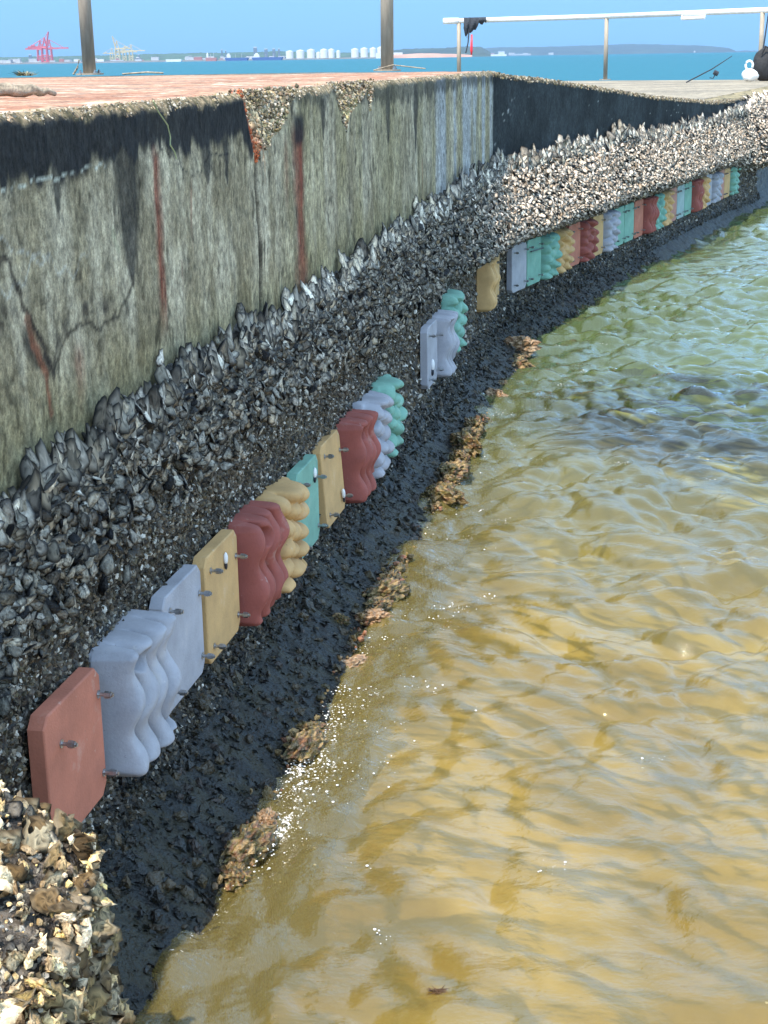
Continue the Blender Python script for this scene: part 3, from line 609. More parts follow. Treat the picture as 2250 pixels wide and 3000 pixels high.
def field(kind, seed, N):
    r = np.random.default_rng(seed); u = np.linspace(-1, 1, N); U, Vv = np.meshgrid(u, u)
    x = U*.125; z = Vv*.128
    if kind == 'wavy':
        h = np.full_like(x, .030); ph = r.random(5)*6.28
        for i in range(4):
            ctr = -.100+i*.066+.0095*np.sin(z*52+ph[0]+.55*i)
            if i == 0: ctr = ctr-.004
            amp = .050+.010*np.sin(z*52+ph[0]+.55*i+1.2)+.004*np.sin(z*23+ph[i])
            wv = .0285
            q = np.clip(1-(np.abs(x-ctr)/wv)**2.6, 0, 1)**.36
            h = np.maximum(h, .030+(amp)*q)
        e = np.clip(1-(np.abs(U)**22), 0, 1)
    else:
        h = np.full_like(x, .026)
        for c in range(3):
            for q in range(5):
                cx = -.083+c*.083+.006*r.normal(); cz = -.105+q*.0525+(.012 if c % 2 else -.008)+.003*r.normal()
                H = .046+.022*r.random(); a, b = .047+.006*r.normal(), .029+.003*r.normal(); sk = .25*r.normal()
                dx = (x-cx)/a; dz = (z-cz-sk*(x-cx)*.5)/b
                d = np.abs(dx)**2.3+np.abs(dz)**2.3
                bump = H*np.clip(1-d, 0, 1)**.5*(1+.22*np.clip(-dz, -1, 1)-.10*np.cos(dx*3))
                h = np.maximum(h, .026+bump)
    for bx, bz in ((-.048, .085), (.10, -.098)):
        d = np.hypot(x-bx, z-bz); h = np.minimum(h, .030+np.clip((d-.010)*3.5, 0, .2))
    # rounded outer edges and corners
    dist = np.minimum(.125-np.abs(x), .128-np.abs(z)); cr = np.hypot(np.maximum(np.abs(x)-.105, 0), np.maximum(np.abs(z)-.108, 0)); dist = np.minimum(dist, .0205-cr)
    h = h*np.clip(np.sqrt(np.clip(dist/.014, 0, 1)*(2-np.clip(dist/.014, 0, 1))), .0, 1)*.55+h*.45*np.clip(dist/.002, 0, 1)
    return x, z, np.maximum(h, -.012)
def relief_mesh(kind, seed, N):
    x, z, h = field(kind, seed, N)
    for _ in range(1): 
        g = h.copy(); g[1:-1, 1:-1] = (h[1:-1, 1:-1]*2+h[:-2, 1:-1]+h[2:, 1:-1]+h[1:-1, :-2]+h[1:-1, 2:])/6; h = g
    # corner cut
    k = np.clip(np.maximum(np.abs(x)-.105, 0)+np.maximum(np.abs(z)-.108, 0)-.022, 0, 1)
    x = x-np.sign(x)*k*.5; z = z-np.sign(z)*k*.5
    V = np.stack([x, -h, z], -1).reshape(-1, 3); F = grid_faces(N, N)
    # skirt
    ii = np.arange(N*N).reshape(N, N); ring = np.concatenate([ii[0, :], ii[1:, -1], ii[-1, -2::-1], ii[-2:0, 0]])
    B = V[ring].copy(); B[:, 1] = .012; n0 = len(V); m = len(ring)
    sk = np.array([[ring[j], n0+j, n0+(j+1) % m, ring[(j+1) % m]] for j in range(m)])
    return np.concatenate([V, B]), np.concatenate([F, sk])
relief_cache = {}
bolt_stud = MB(); bolt_stud.tube([(0, 0, 0), (0, -.034, 0)], .0042, 8); bolt_stud.tube([(0, 0, 0), (0, -.002, 0)], .009, 12)
stud_me = bolt_stud.build('bolt', M['steel'], link=False)
bn = MB(); bn.tube([(0, -.015, 0), (0, -.025, 0)], .0082, 6); bn.tube([(0, -.025, 0), (0, -.030, 0)], .0072, 6); nut_me = bn.build('nut', M['steel'], link=False)
def mesh_obj(name, me, parent, locn=(0, 0, 0), rot=(0, 0, 0), sc=1):
    o = bpy.data.objects.new(name, me); C.objects.link(o); o.parent = parent; o.location = locn; o.rotation_euler = rot; o.scale = (sc,)*3; return o
TILES = [
 (1, -.130, .340, 'flat', 'terracotta', 'flat terracotta tile with four bolts, nearest the camera above the sunlit oyster clump'),
 (2, .165, .340, 'wavy', 'grey', 'grey wavy-ridged tile between the nearest terracotta tile and the large flat grey tile'),
 (3, .472, .336, 'flat', 'grey', 'large flat grey tile directly in front of the nearest yellow tile'),
 (4, .752, .330, 'flat', 'yellow', 'flat yellow tile nearest the camera, between the flat grey tile and a red wavy tile'),
 (5, 1.030, .318, 'wavy', 'red', 'red wavy-ridged tile nearest the camera, beside the first flat yellow tile'),
 (6, 1.300, .308, 'knob', 'yellow', 'yellow tile of rounded knobs, between the nearest red wavy tile and a flat green tile'),
 (7, 1.572, .303, 'flat', 'green', 'flat green tile with a blue-grey top, behind the nearest knobbly yellow tile'),
 (8, 1.925, .290, 'flat', 'yellow', 'flat yellow tile standing off the wall, just before the second red wavy tile'),
 (9, 2.215, .288, 'wavy', 'red', 'second red wavy-ridged tile, between a flat yellow tile and a blue-grey knobbly tile'),
 (10, 2.49, .292, 'knob', 'grey', 'blue-grey tile of rounded knobs directly behind the second red wavy tile'),
 (11, 2.76, .296, 'knob', 'green', 'green knobbly tile ending the first long run, beside the bare gap'),
 (12, 3.728, .335, 'flat', 'grey', 'narrow-looking flat grey tile with a black and white mussel, after the bare gap'),
 (13, 3.998, .330, 'wavy', 'grey', 'grey wavy-ridged tile between the flat grey tile with the mussel and a green knobbly tile'),
 (14, 4.30, .375, 'knob', 'green', 'green knobbly tile hung slightly higher, standing between a grey wavy and an ochre wavy tile'),
 (15, 5.46, .375, 'wavy', 'yellow', 'ochre wavy-ridged tile just before the wall corner, largely hiding a flat yellow tile'),
 (16, 5.89, .355, 'flat', 'yellow', 'flat pale yellow tile tucked behind the ochre wavy tile at the corner'),
]
w2 = [('flat', 'grey', 'flat pale grey tile first after the wall corner'),
 ('flat', 'green', 'flat mint green tile with a dark tie across it, second after the corner'),
 ('knob', 'green', 'knobbly aqua green tile, third after the corner'),
 ('knob', 'yellow', 'knobbly yellow tile between the aqua knobbly tile and a flat terracotta tile'),
 ('flat', 'terracotta', 'flat terracotta tile between the knobbly yellow and knobbly maroon tiles'),
 ('knob', 'red', 'knobbly maroon tile, the only dark red one with knobs'),
 ('flat', 'yellow', 'flat bright yellow tile between the knobbly maroon and knobbly grey tiles'),
 ('knob', 'grey', 'knobbly grey tile between a flat yellow tile and a pair of flat green tiles'),
 ('flat', 'green', 'nearer tile of the pair of flat mint green tiles'),
 ('flat', 'green', 'farther tile of the pair of flat mint green tiles, beside a terracotta tile'),
 ('flat', 'terracotta', 'flat terracotta tile between the green pair and the far red wavy tile'),
 ('wavy', 'red', 'red wavy tile with pale ridge lines, midway along the far wall'),
 ('knob', 'green', 'knobbly green tile beside the red wavy tile with pale ridge lines'),
 ('knob', 'yellow', 'knobbly yellow tile between a knobbly green tile and a faded pink flat tile'),
 ('flat', 'ppink', 'faded pink flat tile behind the knobbly yellow tile midway along the far wall'),
 ('flat', 'pgreen', 'pale blue-green flat tile beside the faded pink tile'),
 ('flat', 'green', 'flat green tile just before the last red wavy tile'),
 ('wavy', 'red', 'last red wavy tile toward the far end of the row'),
 ('knob', 'yellow', 'last knobbly yellow tile, behind the last red wavy tile'),
 ('flat', 'grey', 'small-looking flat grey tile behind the last knobbly yellow tile'),
 ('knob', 'grey', 'farthest knobbly grey tile in the row'),
 ('flat', 'ppink', 'narrow pink flat tile third from the far end'),
 ('flat', 'yellow', 'flat yellow tile second from the far end, in front of the last green one'),
 ('knob', 'green', 'knobbly dark green tile at the far end of the row')]
for i, (k, c_, l) in enumerate(w2): TILES.append((17+i, SK+.20+.282*i+.13, .342, k, c_, l))
for (num, S_, z_, kind, ck, label) in TILES:
    p = path(np.array(S_)); u = U1 if S_ < SK else U2; n_ = nrm(u); far_ = S_ >= SK
    rz = math.atan2(u[1], u[0]); off = .012
    # object x along wall (+ = away from camera), object -y = outward
    root = empty('seawall_tile', (float(p[0]+n_[0]*off), float(p[1]+n_[1]*off), z_-.125), rz)
    tag(root, label, 'tile', 'coloured habitat tiles bolted along the seawall')
    s_ = 1.07 if far_ else 1.0
    if num == 8: root.rotation_euler = (math.radians(-4), 0, rz); off = .02
    if kind == 'flat':
        key = ('flat', ck)
        if key not in relief_cache: relief_cache[key] = slab_mesh(ck).build('panel', M[ck], link=False)
        o = mesh_obj('panel', relief_cache[key], root, (0, 0, .125), (0, 0, 0), s_)
        bl = [(-.085, .088), (.108, .06), (-.085, -.09), (.108, -.085)] if not far_ else [(-.09, .085), (.085, .085), (-.09, -.085), (.085, -.085)]
        if num == 1: bl = [(-.062, .055), (.112, .072), (.112, -.082)]
        for bx, bz in bl:
            b_ = mesh_obj('bolt', stud_me, root, (bx*s_, -.034*s_, .125+bz*s_), (0, rng.uniform(0, 3), 0), .85); mesh_obj('nut', nut_me, b_)
    else:
        N = 90 if num < 12 else (56 if num < 17 else 34); key = (kind, ck, num)
        V, F = relief_mesh(kind, num*13+5, N)
        o = mk('panel', V*s_, F, M[ck], root, smooth=True); o.location = (0, 0, .125)
        for bx, bz in ((-.048, .085), (.10, -.098)):
            b_ = mesh_obj('bolt', stud_me, root, (bx*s_, -.026, .125+bz*s_), (0, rng.uniform(0, 3), 0), .85); mesh_obj('nut', nut_me, b_)
def mussel(S_, z_, sz, label, rot=0.0):
    V, F = ICO2; V = V*np.array([.22, .18, .5])*sz
    p = P3(np.array(S_), np.array(z_), np.array(.050)); root = empty('mussel', [float(v) for v in p], math.atan2(U1[1], U1[0])+0)
    root.rotation_euler = (0, rot, math.atan2(U1[1], U1[0]))
    top = V[:, 2] > -.0*sz
    a = mk('white_shell', V+np.array([0, 0, .28*sz]), F, M['mussel'], root, smooth=True); b = mk('dark_shell', V*.7+np.array([0, 0, -.28*sz]), F, M['musselb'], root, smooth=True)
    tag(root, label, 'mussel')
mussel(.77, .405, .030, 'small white and black mussel on the nearest flat yellow tile')
mussel(1.64, .375, .032, 'slim white and black mussel on the flat green tile near the camera', .1)
mussel(2.00, .215, .034, 'white and dark mussel low on the second flat yellow tile', -.2)
mussel(3.70, .28, .05, 'long black and white mussel on the flat grey tile after the gap', .05)
tie = MB(); tS = 6.28+.282; pa = P3(np.array([tS+.02, tS+.25]), np.array([.41, .405]), np.array([.062, .064])); tie.tube(pa, .004, 6)
tag(tie.build('cable_tie', M['musselb']), 'dark tie stretched across the mint green tile after the corner', 'tie')

# ------------------------------------------------------------------ rocks on the edge of the footing
def rock(S_, o_, z_, rx, ry, rz_, seed, label, cols, group='wet weedy rocks at the waterline'):
    V, F = ICO4; p = P3(np.array(S_), np.array(z_), np.array(o_))
    n = fbm(V[:, 0]*2.3+seed, V[:, 1]*2.3+V[:, 2]*1.7, seed, 4)-.5; n2 = fbm(V[:, 0]*9+seed, V[:, 1]*7+V[:, 2]*9, seed+3, 3)-.5
    n3 = np.abs(fbm(V[:, 0]*4+seed, V[:, 1]*4-V[:, 2]*5, seed+6, 3)-.5)*2; V2_ = V*(1+.8*n+.55*n2-.5*(.35-n3).clip(0))[:, None]*np.array([rx, ry, rz_]); pal = np.array(cols)
    t = fbm(V[:, 0]*6, V[:, 1]*6+V[:, 2]*6, seed+9, 3); k = np.clip(((t-.3)/.4*len(pal)).astype(int), 0, len(pal)-1)
    o = mk('rock', V2_, F, M['rock'], col=pal[k]*(.6+.8*fbm(V[:, 0]*14, V[:, 1]*14+V[:, 2]*9, seed+5, 2))[:, None]); o.location = [float(v) for v in p]; o.rotation_euler = (0, 0, rng.uniform(0, 3))
    tag(o, label, 'rock', group)
RC1 = [(.09, .065, .02), (.20, .13, .045), (.10, .085, .02), (.32, .21, .09), (.14, .065, .03), (.035, .03, .012)]
RC2 = [(.22, .12, .06), (.32, .19, .10), (.14, .09, .04), (.38, .27, .17)]
rocks = [(1.60, .235, .015, .028, .04, .022, 31, 'small golden rock just before the brown-green lumpy one', RC1), (1.82, .23, .02, .025, .035, .022, 32, 'small golden rock just past the brown-green lumpy one', RC1), (2.90, .235, .02, .03, .045, .028, 33, 'small golden rock joining the frilly and orange-brown ones', RC1), (3.22, .225, .03, .03, .05, .03, 34, 'small ochre rock just before the largest chain rock', RC1), (3.60, .22, .03, .03, .05, .03, 35, 'small ochre rock just past the largest chain rock', RC1),
 (.33, .25, .0, .025, .04, .022, 36, 'small reddish weedy lump just above the lowest rock', RC2), (.10, .25, .0, .03, .05, .022, 37, 'small brown lump just below the lowest weedy rock', RC1), (.76, .245, .005, .025, .04, .02, 38, 'small golden lump just above the rock by the white foam', RC1), (4.75, .21, .0, .03, .05, .02, 39, 'tiny brown rock between the two pinkish low ones', RC1), (1.20, .24, -.004, .03, .06, .016, 40, 'flat red-brown rock awash below the red wavy tile', RC2),
 (.20, .245, .010, .040, .075, .035, 1, 'lowest dark green and red weedy rock in the foam near the bottom', RC1),
 (.66, .255, .012, .035, .070, .032, 2, 'brown weedy rock beside the white foam below the grey tiles', RC1),
 (1.50, .240, .010, .04, .06, .026, 3, 'reddish flat rock just below the larger brown rock at mid wall', RC2),
 (1.70, .235, .018, .045, .075, .035, 4, 'brown-green lumpy rock at the shadow edge below the yellow knobbly tile', RC1),
 (1.42, .16, .03, .02, .03, .02, 5, 'tiny red and green rock inside the shade at mid wall', RC1),
 (2.72, .240, .025, .055, .085, .045, 6, 'yellow-brown frilly rock below the blue-grey knobbly tile', RC1),
 (3.05, .235, .025, .05, .07, .04, 7, 'orange-brown lumpy rock next after the frilly yellow-brown one', RC1),
 (3.42, .225, .030, .05, .10, .05, 8, 'largest brown weedy rock of the middle chain', RC1),
 (3.75, .215, .030, .045, .07, .04, 9, 'small pale brown rock topping the middle chain', RC1),
 (4.45, .215, .01, .05, .08, .03, 10, 'small pinkish rock beyond the middle chain', RC2),
 (5.60, .20, .03, .07, .11, .06, 11, 'pink-brown barnacled rock below the ochre wavy tile', RC2),
 (5.25, .22, .0, .06, .09, .035, 12, 'low wet rock just nearer than the pink-brown barnacled one', RC1)]
for r_ in rocks: rock(*r_)
rock(SE+3.9, .62, .42, .10, .12, .10, 21, 'pale sunlit oyster boulder standing off the far end of the wall', [(.5, .42, .34), (.3, .22, .16), (.6, .52, .45)], 'sunlit boulders at the far end')

# ------------------------------------------------------------------ sea bed and water
def bed():
    xs = np.concatenate([np.arange(-2, 6, .06), np.geomspace(6, 40, 40)]); ys = np.concatenate([np.arange(-3, 14, .06), np.geomspace(14, 60, 50)])
    X, Y = np.meshgrid(xs, ys); far = ss(5, 16, Y)
    Z = -.30-.25*ss(0, 1.6, X-(-.36+.2*(Y-2.6)))-.5*far+.10*(fbm(X*.8, Y*.8, 81, 4)-.5)+.03*(fbm(X*5, Y*5, 82, 3)-.5)
    c = np.array([.56, .42, .11])+(np.array([.70, .54, .20])-np.array([.56, .42, .11]))*ss(.35, .65, fbm(X*1.5, Y*1.5, 83, 4))[..., None]
    c = c+(np.array([.34, .22, .03])-c)*(ss(.48, .60, fbm(X*2.4+4, Y*1.6, 84, 4))*.9)[..., None]
    c = c+(np.array([.30, .36, .07])-c)*(ss(4.5, 9, Y)*.8)[..., None]
    rx = (X-1.68)/1.05; ry = (Y-6.4)/1.05; pr = ss(1.25, .85, np.hypot(rx, ry)+.5*(fbm(X*2.5, Y*2.5, 85, 3)-.5))
    pc = np.array([.022, .018, .04])+(np.array([.11, .07, .065])-np.array([.022, .018, .04]))*ss(.45, .65, fbm(X*6, Y*6, 86, 3))[..., None]
    c = c+(pc-c)*(pr*.95)[..., None]; Z = Z+pr*.28
    g = (np.abs(X-(-.25+.2*(Y-2.6)))); near = ss(.30, .05, g-.1*fbm(X*4, Y*4, 87, 3))*ss(14, 8, Y); c = c+(np.array([.20, .12, .05])-c)*(near*.7)[..., None]
    wd = ss(.60, .70, fbm(X*3.1, Y*2.6+5, 89, 4)); c = c+(np.array([.16, .12, .03])-c)*(wd*.6)[..., None]; lt = ss(.60, .72, fbm(X*2.0+3, Y*1.8, 90, 4)); c = c+(np.array([.85, .68, .32])-c)*(lt*.7)[..., None]
    c = c*(.62+.42*fbm(X*9, Y*9, 88, 3))[..., None]
    o = mk('seabed', np.stack([X, Y, Z], -1).reshape(-1, 3), grid_faces(len(ys), len(xs)), mat('sand', rough=.9, vcol=True, noise=.12, nscale=12), col=c.reshape(-1, 3), smooth=True)
    tag(o, 'sandy yellow sea bed under shallow water', kind='structure')
bed()
def water():
    xs = np.concatenate([-np.geomspace(.9, 30000, 60)[::-1], np.arange(-.88, 2.2, .0125), np.arange(2.2, 6, .03), np.geomspace(6.05, 30000, 90)])
    ys = np.concatenate([-np.geomspace(2, 4000, 40)[::-1], np.arange(-1.9, 1.9, .1), np.arange(1.95, 6.5, .0125), np.arange(6.52, 13, .025), np.arange(13.05, 26, .06), np.geomspace(26.1, 40000, 130)])
    X, Y = np.meshgrid(xs, ys); r = np.random.default_rng(3)
    D = np.hypot(X, Y); fade = ss(70, 25, D)
    dx = np.zeros_like(X); dy = np.zeros_like(X); dz = np.zeros_like(X)
    wx = X+.55*(fbm(X*.9, Y*.9, 91, 3)-.5); wy = Y+.55*(fbm(X*.9+9, Y*.9, 92, 3)-.5)
    gust = .25+1.5*fbm(X*.55, Y*.5, 93, 4); calm = (.75+.25*ss(2.5, 7, Y+X*.8))
    for i in range(72):
        lam = .06*(.9/.06)**r.random(); k = 2*np.pi/lam; th = r.normal()*.85+math.radians(-70 if i % 4 else 20)
        a = .0108*lam**.85*r.uniform(.5, 1.2)*(.8 if lam < .2 else 1.0)
        if lam > .32: a *= .5
        if lam > .6: a *= .6
        kx, ky = math.cos(th)*k, math.sin(th)*k; ph = kx*wx+ky*wy+r.random()*6.28
        ff = ss(10 if lam < .2 else 90, 4 if lam < .2 else 20, D/1.0*(.4 if lam < .2 else .25))
        A = a*gust*calm*ff; s, c_ = np.sin(ph), np.cos(ph)
        dz += A*s; dx += -A*.6*c_*math.cos(th); dy += -A*.6*c_*math.sin(th)
    swell = .02*np.sin(Y*1.1+X*.5+2*fbm(X*.3, Y*.3, 94, 2))*ss(3, 9, Y)
    # chop stirred up along the footing
    g = np.abs(X-(-.36+.2*(Y-2.6)-.0)+.0); lap = ss(.34, .06, g)*ss(9, 5, Y)*ss(1.5, 2.4, Y)
    dz += lap*.014*(fbm(X*16, Y*13, 95, 3)-.5)*2
    X2 = X+dx*fade; Y2 = Y+dy*fade; Z = (dz+swell)*fade+.0
    shallow = ss(60, 22, D)*1.0
    green = ss(3.6, 8.5, Y+X*.25)
    rx = (X-1.68)/1.05; ry = (Y-6.4)/1.05; pr = ss(1.25, .6, np.hypot(rx, ry)+.5*(fbm(X*2.5, Y*2.5, 85, 3)-.5))
    murk = .33+.14*fbm(X*1.3, Y*1.1, 96, 3)+.24*ss(3.6, 9, Y); murk = murk*(1-.97*pr)
    return mk('water', np.stack([X2, Y2, Z], -1).reshape(-1, 3), grid_faces(len(ys), len(xs)), water_mat(), attrs={'shallow': shallow.ravel(), 'green': green.ravel(), 'lap': (lap*(.45+.9*fbm(X*.9, Y*1.1, 97, 3))*(.55+.8*np.exp(-((Y-3.2)/.8)**2))).ravel(), 'murk': murk.ravel()}, smooth=True)
def N_lap(lap, math_): return math_('MINIMUM', math_('MULTIPLY', lap, 2.0), .9)
def water_mat():
    m = bpy.data.materials.new('sea_water'); m.use_nodes = True; t = m.node_tree; t.nodes.remove(t.nodes['Principled BSDF']); out = t.nodes['Material Output']
    N = t.nodes.new; L = t.links.new
    def attr(n): a = N('ShaderNodeAttribute'); a.attribute_name = n; return a.outputs['Fac']
    tc = N('ShaderNodeTexCoord')
    def noise(sc, det, vec=(1, 1, 1), rough=.55):
        mp = N('ShaderNodeMapping'); mp.inputs['Scale'].default_value = vec; L(tc.outputs['Object'], mp.inputs[0])
        n = N('ShaderNodeTexNoise'); n.inputs['Scale'].default_value = sc; n.inputs['Detail'].default_value = det; n.inputs['Roughness'].default_value = rough; L(mp.outputs[0], n.inputs['Vector']); return n.outputs['Fac']
    def math_(op, a, b):
        x = N('ShaderNodeMath'); x.operation = op
        for i, v in enumerate((a, b)):
            if hasattr(v, 'links'): L(v, x.inputs[i])
            else: x.inputs[i].default_value = v
        return x.outputs[0]
    sh, gr, lap, mk_ = attr('shallow'), attr('green'), attr('lap'), attr('murk')
    fine = noise(26, 5, (1, 1.5, 1)); mid = noise(1.6, 6, (.55, 1, 1), .6); big = noise(.22, 5, (.4, 1, 1), .6)
    b1 = N('ShaderNodeBump'); b1.inputs['Distance'].default_value = .0045; b1.inputs['Strength'].default_value = 1; L(math_('MULTIPLY', fine, math_('ADD', sh, math_('MULTIPLY', lap, 3.0))), b1.inputs['Height'])
    inv = math_('SUBTRACT', 1.0, sh)
    b2 = N('ShaderNodeBump'); b2.inputs['Distance'].default_value = .9; L(math_('MULTIPLY', math_('ADD', math_('MULTIPLY', mid, .30), big), inv), b2.inputs['Height']); L(b1.outputs[0], b2.inputs['Normal'])
    nrm_ = b2.outputs[0]
    def mixc(f, a, b):
        x = N('ShaderNodeMix'); x.data_type = 'RGBA'; L(f, x.inputs[0])
        for i, v in ((6, a), (7, b)):
            if hasattr(v, 'links'): L(v, x.inputs[i])
            else: x.inputs[i].default_value = (*v, 1)
        return x.outputs[2]
    tr = N('ShaderNodeBsdfTransparent'); L(mixc(gr, (.90, .84, .62), (.62, .78, .50)), tr.inputs[0])
    df = N('ShaderNodeBsdfDiffuse'); bay = mixc(math_('ADD', math_('MULTIPLY', mid, 1.6), -.3), (.007, .080, .130), (.020, .150, .195)); L(mixc(sh, bay, mixc(gr, (.245, .196, .060), (.105, .145, .060))), df.inputs[0]); up_ = N('ShaderNodeCombineXYZ'); up_.inputs[2].default_value = 1.0; L(up_.outputs[0], df.inputs['Normal'])
    mx = N('ShaderNodeMixShader'); murk = math_('ADD', math_('MULTIPLY', inv, .7), mk_)
    mm = N('ShaderNodeClamp'); L(murk, mm.inputs[0]); L(mm.outputs[0], mx.inputs[0]); L(tr.outputs[0], mx.inputs[1]); L(df.outputs[0], mx.inputs[2])
    gl = N('ShaderNodeBsdfGlossy'); gl.inputs['Color'].default_value = (1, 1, 1, 1); L(math_('ADD', .02, math_('MULTIPLY', inv, .2)), gl.inputs['Roughness']); L(nrm_, gl.inputs['Normal'])
    fr = N('ShaderNodeFresnel'); fr.inputs['IOR'].default_value = 1.68; L(nrm_, fr.inputs['Normal'])
    fm = math_('MINIMUM', fr.outputs[0], math_('SUBTRACT', 1.0, math_('MULTIPLY', inv, .86)))
    m2 = N('ShaderNodeMixShader'); L(fm, m2.inputs[0]); L(mx.outputs[0], m2.inputs[1]); L(gl.outputs[0], m2.inputs[2])
    # foam: broken white lace where the water laps at the footing
    fa = noise(120, 4, (1, .8, 1), .7); fb = noise(9, 3, (1, .6, 1)); fmask = N('ShaderNodeMapRange'); fmask.inputs[1].default_value = .60; fmask.inputs[2].default_value = .64
    L(math_('ADD', math_('MULTIPLY', fa, .62), math_('MULTIPLY', math_('MULTIPLY', fb, lap), .50)), fmask.inputs[0])
    fd = N('ShaderNodeBsdfPrincipled'); fd.inputs['Base Color'].default_value = (.82, .82, .80, 1); fd.inputs['Roughness'].default_value = .3
    m3 = N('ShaderNodeMixShader'); L(math_('MULTIPLY', fmask.outputs[0], N_lap(lap, math_)), m3.inputs[0]); L(m2.outputs[0], m3.inputs[1]); L(fd.outputs[0], m3.inputs[2]); L(m3.outputs[0], out.inputs[0])
    return m
tag(water(), 'shallow yellow-green water turning blue across the bay', kind='structure')
# foam flecks and bubbles by the rocks, also standing in for sun glints
cl = [(rng.uniform(-.5, 3.2), rng.uniform(2.3, 9)) for _ in range(90)]+[(float(a[0]), float(a[1])) for a in P3(rng.uniform(0, 4.5, 40), np.zeros(40), rng.uniform(.24, .5, 40))[:, :2]]+[(-.02, 2.42), (.62, 2.2), (1.02, 2.85), (1.1, 3.6)]
P = []
for (cx_, cy_) in cl:
    if cx_ < -.35+.2*(cy_-2.6)+.1: continue
    k_ = rng.integers(3, 16); P.append(np.stack([cx_+rng.normal(0, .018, k_), cy_+rng.normal(0, .016, k_), .004+.004*rng.random(k_)], -1))
S_ = np.concatenate([rng.normal(.62, .16, 520), rng.normal(.25, .10, 160), rng.normal(1.05, .2, 300), rng.uniform(1.4, 4.2, 260)]); k_ = vn(S_*14, S_*0, 51) > .42; S_ = S_[k_]; o__ = .235+np.abs(rng.normal(0, .07, len(S_))); P.append(P3(S_, .005+.006*rng.random(len(S_)), o__))
P = np.concatenate(P); n = len(P)
V, F = ICO2[0][:], ICO2[1]; V0, F0 = ico(1); r_ = .0008+.0022*rng.random(n)**3
VV = (V0[None]*r_[:, None, None]*np.array([1.3, 1.3, .6])+P[:, None]).reshape(-1, 3); FF = (F0[None]+(np.arange(n)*len(V0))[:, None, None]).reshape(-1, 3)
tag(mk('bubbles', VV, FF, mat('bubble_glint_mat', (.75, .75, .74), .15, coat=.5), smooth=True), 'tiny scattered bubbles standing in for sun glints on the water', 'bubbles', kind='stuff')

# ------------------------------------------------------------------ things on the walkways
def steel_post(x, y, z, h, label, lean=0.0):
    root = empty('steel_post', (x, y, z)); root.rotation_euler = (0, lean, .2)
    m = MB(); m.tube([(0, 0, .008), (0, 0, h)], .040, 28); m.build('pole', M['post'], root, smooth=True)
    m = MB(); m.tube([(0, 0, 0), (0, 0, .010)], .085, 32); m.build('base_plate', M['post'], root)
    for k in range(4):
        a = k*math.pi/2+.5; m = MB(); m.tube([(.066*math.cos(a), .066*math.sin(a), .008), (.066*math.cos(a), .066*math.sin(a), .030)], .007, 8); m.tube([(.066*math.cos(a), .066*math.sin(a), .010), (.066*math.cos(a), .066*math.sin(a), .020)], .012, 6); m.build('bolt', M['steel'], root)
    m = MB(); m.tube([(0, 0, h), (0, 0, h+.01)], .042, 28); m.build('cap', M['post'], root)
    tag(root, label, 'post')
steel_post(-1.775, 9.95, 1.425, 1.0, 'weathered grey steel post on a round base plate, left one near the driftwood', math.radians(-.5))
steel_post(.065, 10.05, 1.418, 1.0, 'weathered grey steel post on the walkway near the corner, right of the tank farm', math.radians(.6))
# driftwood
m = MB(); pts = [(-1.30, 3.36), (-1.05, 3.48), (-.90, 3.60), (-.80, 3.70), (-.755, 3.76)]
zt = 1.455
V, r_ = [], [.016, .016, .016, .013, .005]
PP = []; RR = []
for i in range(26):
    t = i/25*4; k = min(int(t), 3); f = t-k; q = np.array(pts[k])*(1-f)+np.array(pts[k+1])*f
    PP.append((q[0], q[1], 1.428+(r_[k]*(1-f)+r_[k+1]*f)*.95+.003*math.sin(i*1.7))); RR.append((r_[k]*(1-f)+r_[k+1]*f)*(1+.05*math.sin(i*2.1)+.04*math.sin(i*5.3)))
m.tube(PP, RR, 20); dw = m.build('driftwood', M['wood'], smooth=True); tag(dw, 'pale peeling driftwood branch lying on the walkway at the left', 'driftwood')
def twig(pts, r, label, name='twig'):
    m = MB(); m.tube(pts, r, 6); tag(m.build(name, M['wood']), label, 'twig')
twig([(-1.86, 9.86, 1.43), (-1.83, 9.85, 1.47), (-1.815, 9.84, 1.515)], .006, 'short stick leaning against the foot of the left post')
twig([(-.02, 9.96, 1.425), (.10, 9.93, 1.455), (.30, 9.9, 1.43)], .004, 'thin stick crossing the foot of the right post')
twig([(-1.55, 9.8, 1.428), (-1.4, 9.79, 1.436), (-1.3, 9.8, 1.43)], .006, 'pale twig on the walkway just right of the left post')
def tuft(x, y, z, label, n, r, cols):
    r *= .7; V = []; F = []
    for i in range(n):
        a = rng.uniform(0, 6.28); l = r*rng.uniform(.5, 1.4); d = np.array([math.cos(a)*1.2, math.sin(a)*.5, rng.uniform(.05, .6)])*l; b = np.array([rng.normal()*r*.4, rng.normal()*r*.3, 0]); s = np.array([-math.sin(a), math.cos(a), .3])*l*.06
        k = len(V); V += [b-s, b+s, b+d*.6+s, b+d]; F += [[k, k+1, k+2], [k, k+2, k+3]]
    o = mk('dry_weed', np.array(V), np.array(F), M['chip'], col=np.repeat(np.array(cols)[rng.integers(0, len(cols), n)], 4, 0)); o.location = (x, y, z); tag(o, label, 'weed')
tuft(-2.13, 9.75, 1.428, 'dry tangle of weed on the walkway left of the left post', 160, .07, [(.35, .26, .15), (.10, .12, .05), (.22, .2, .1), (.5, .4, .28)])
tuft(.075, 2.25, .004, 'scrap of brown weed floating near the bottom of the picture', 90, .018, [(.06, .03, .012), (.10, .05, .02)])
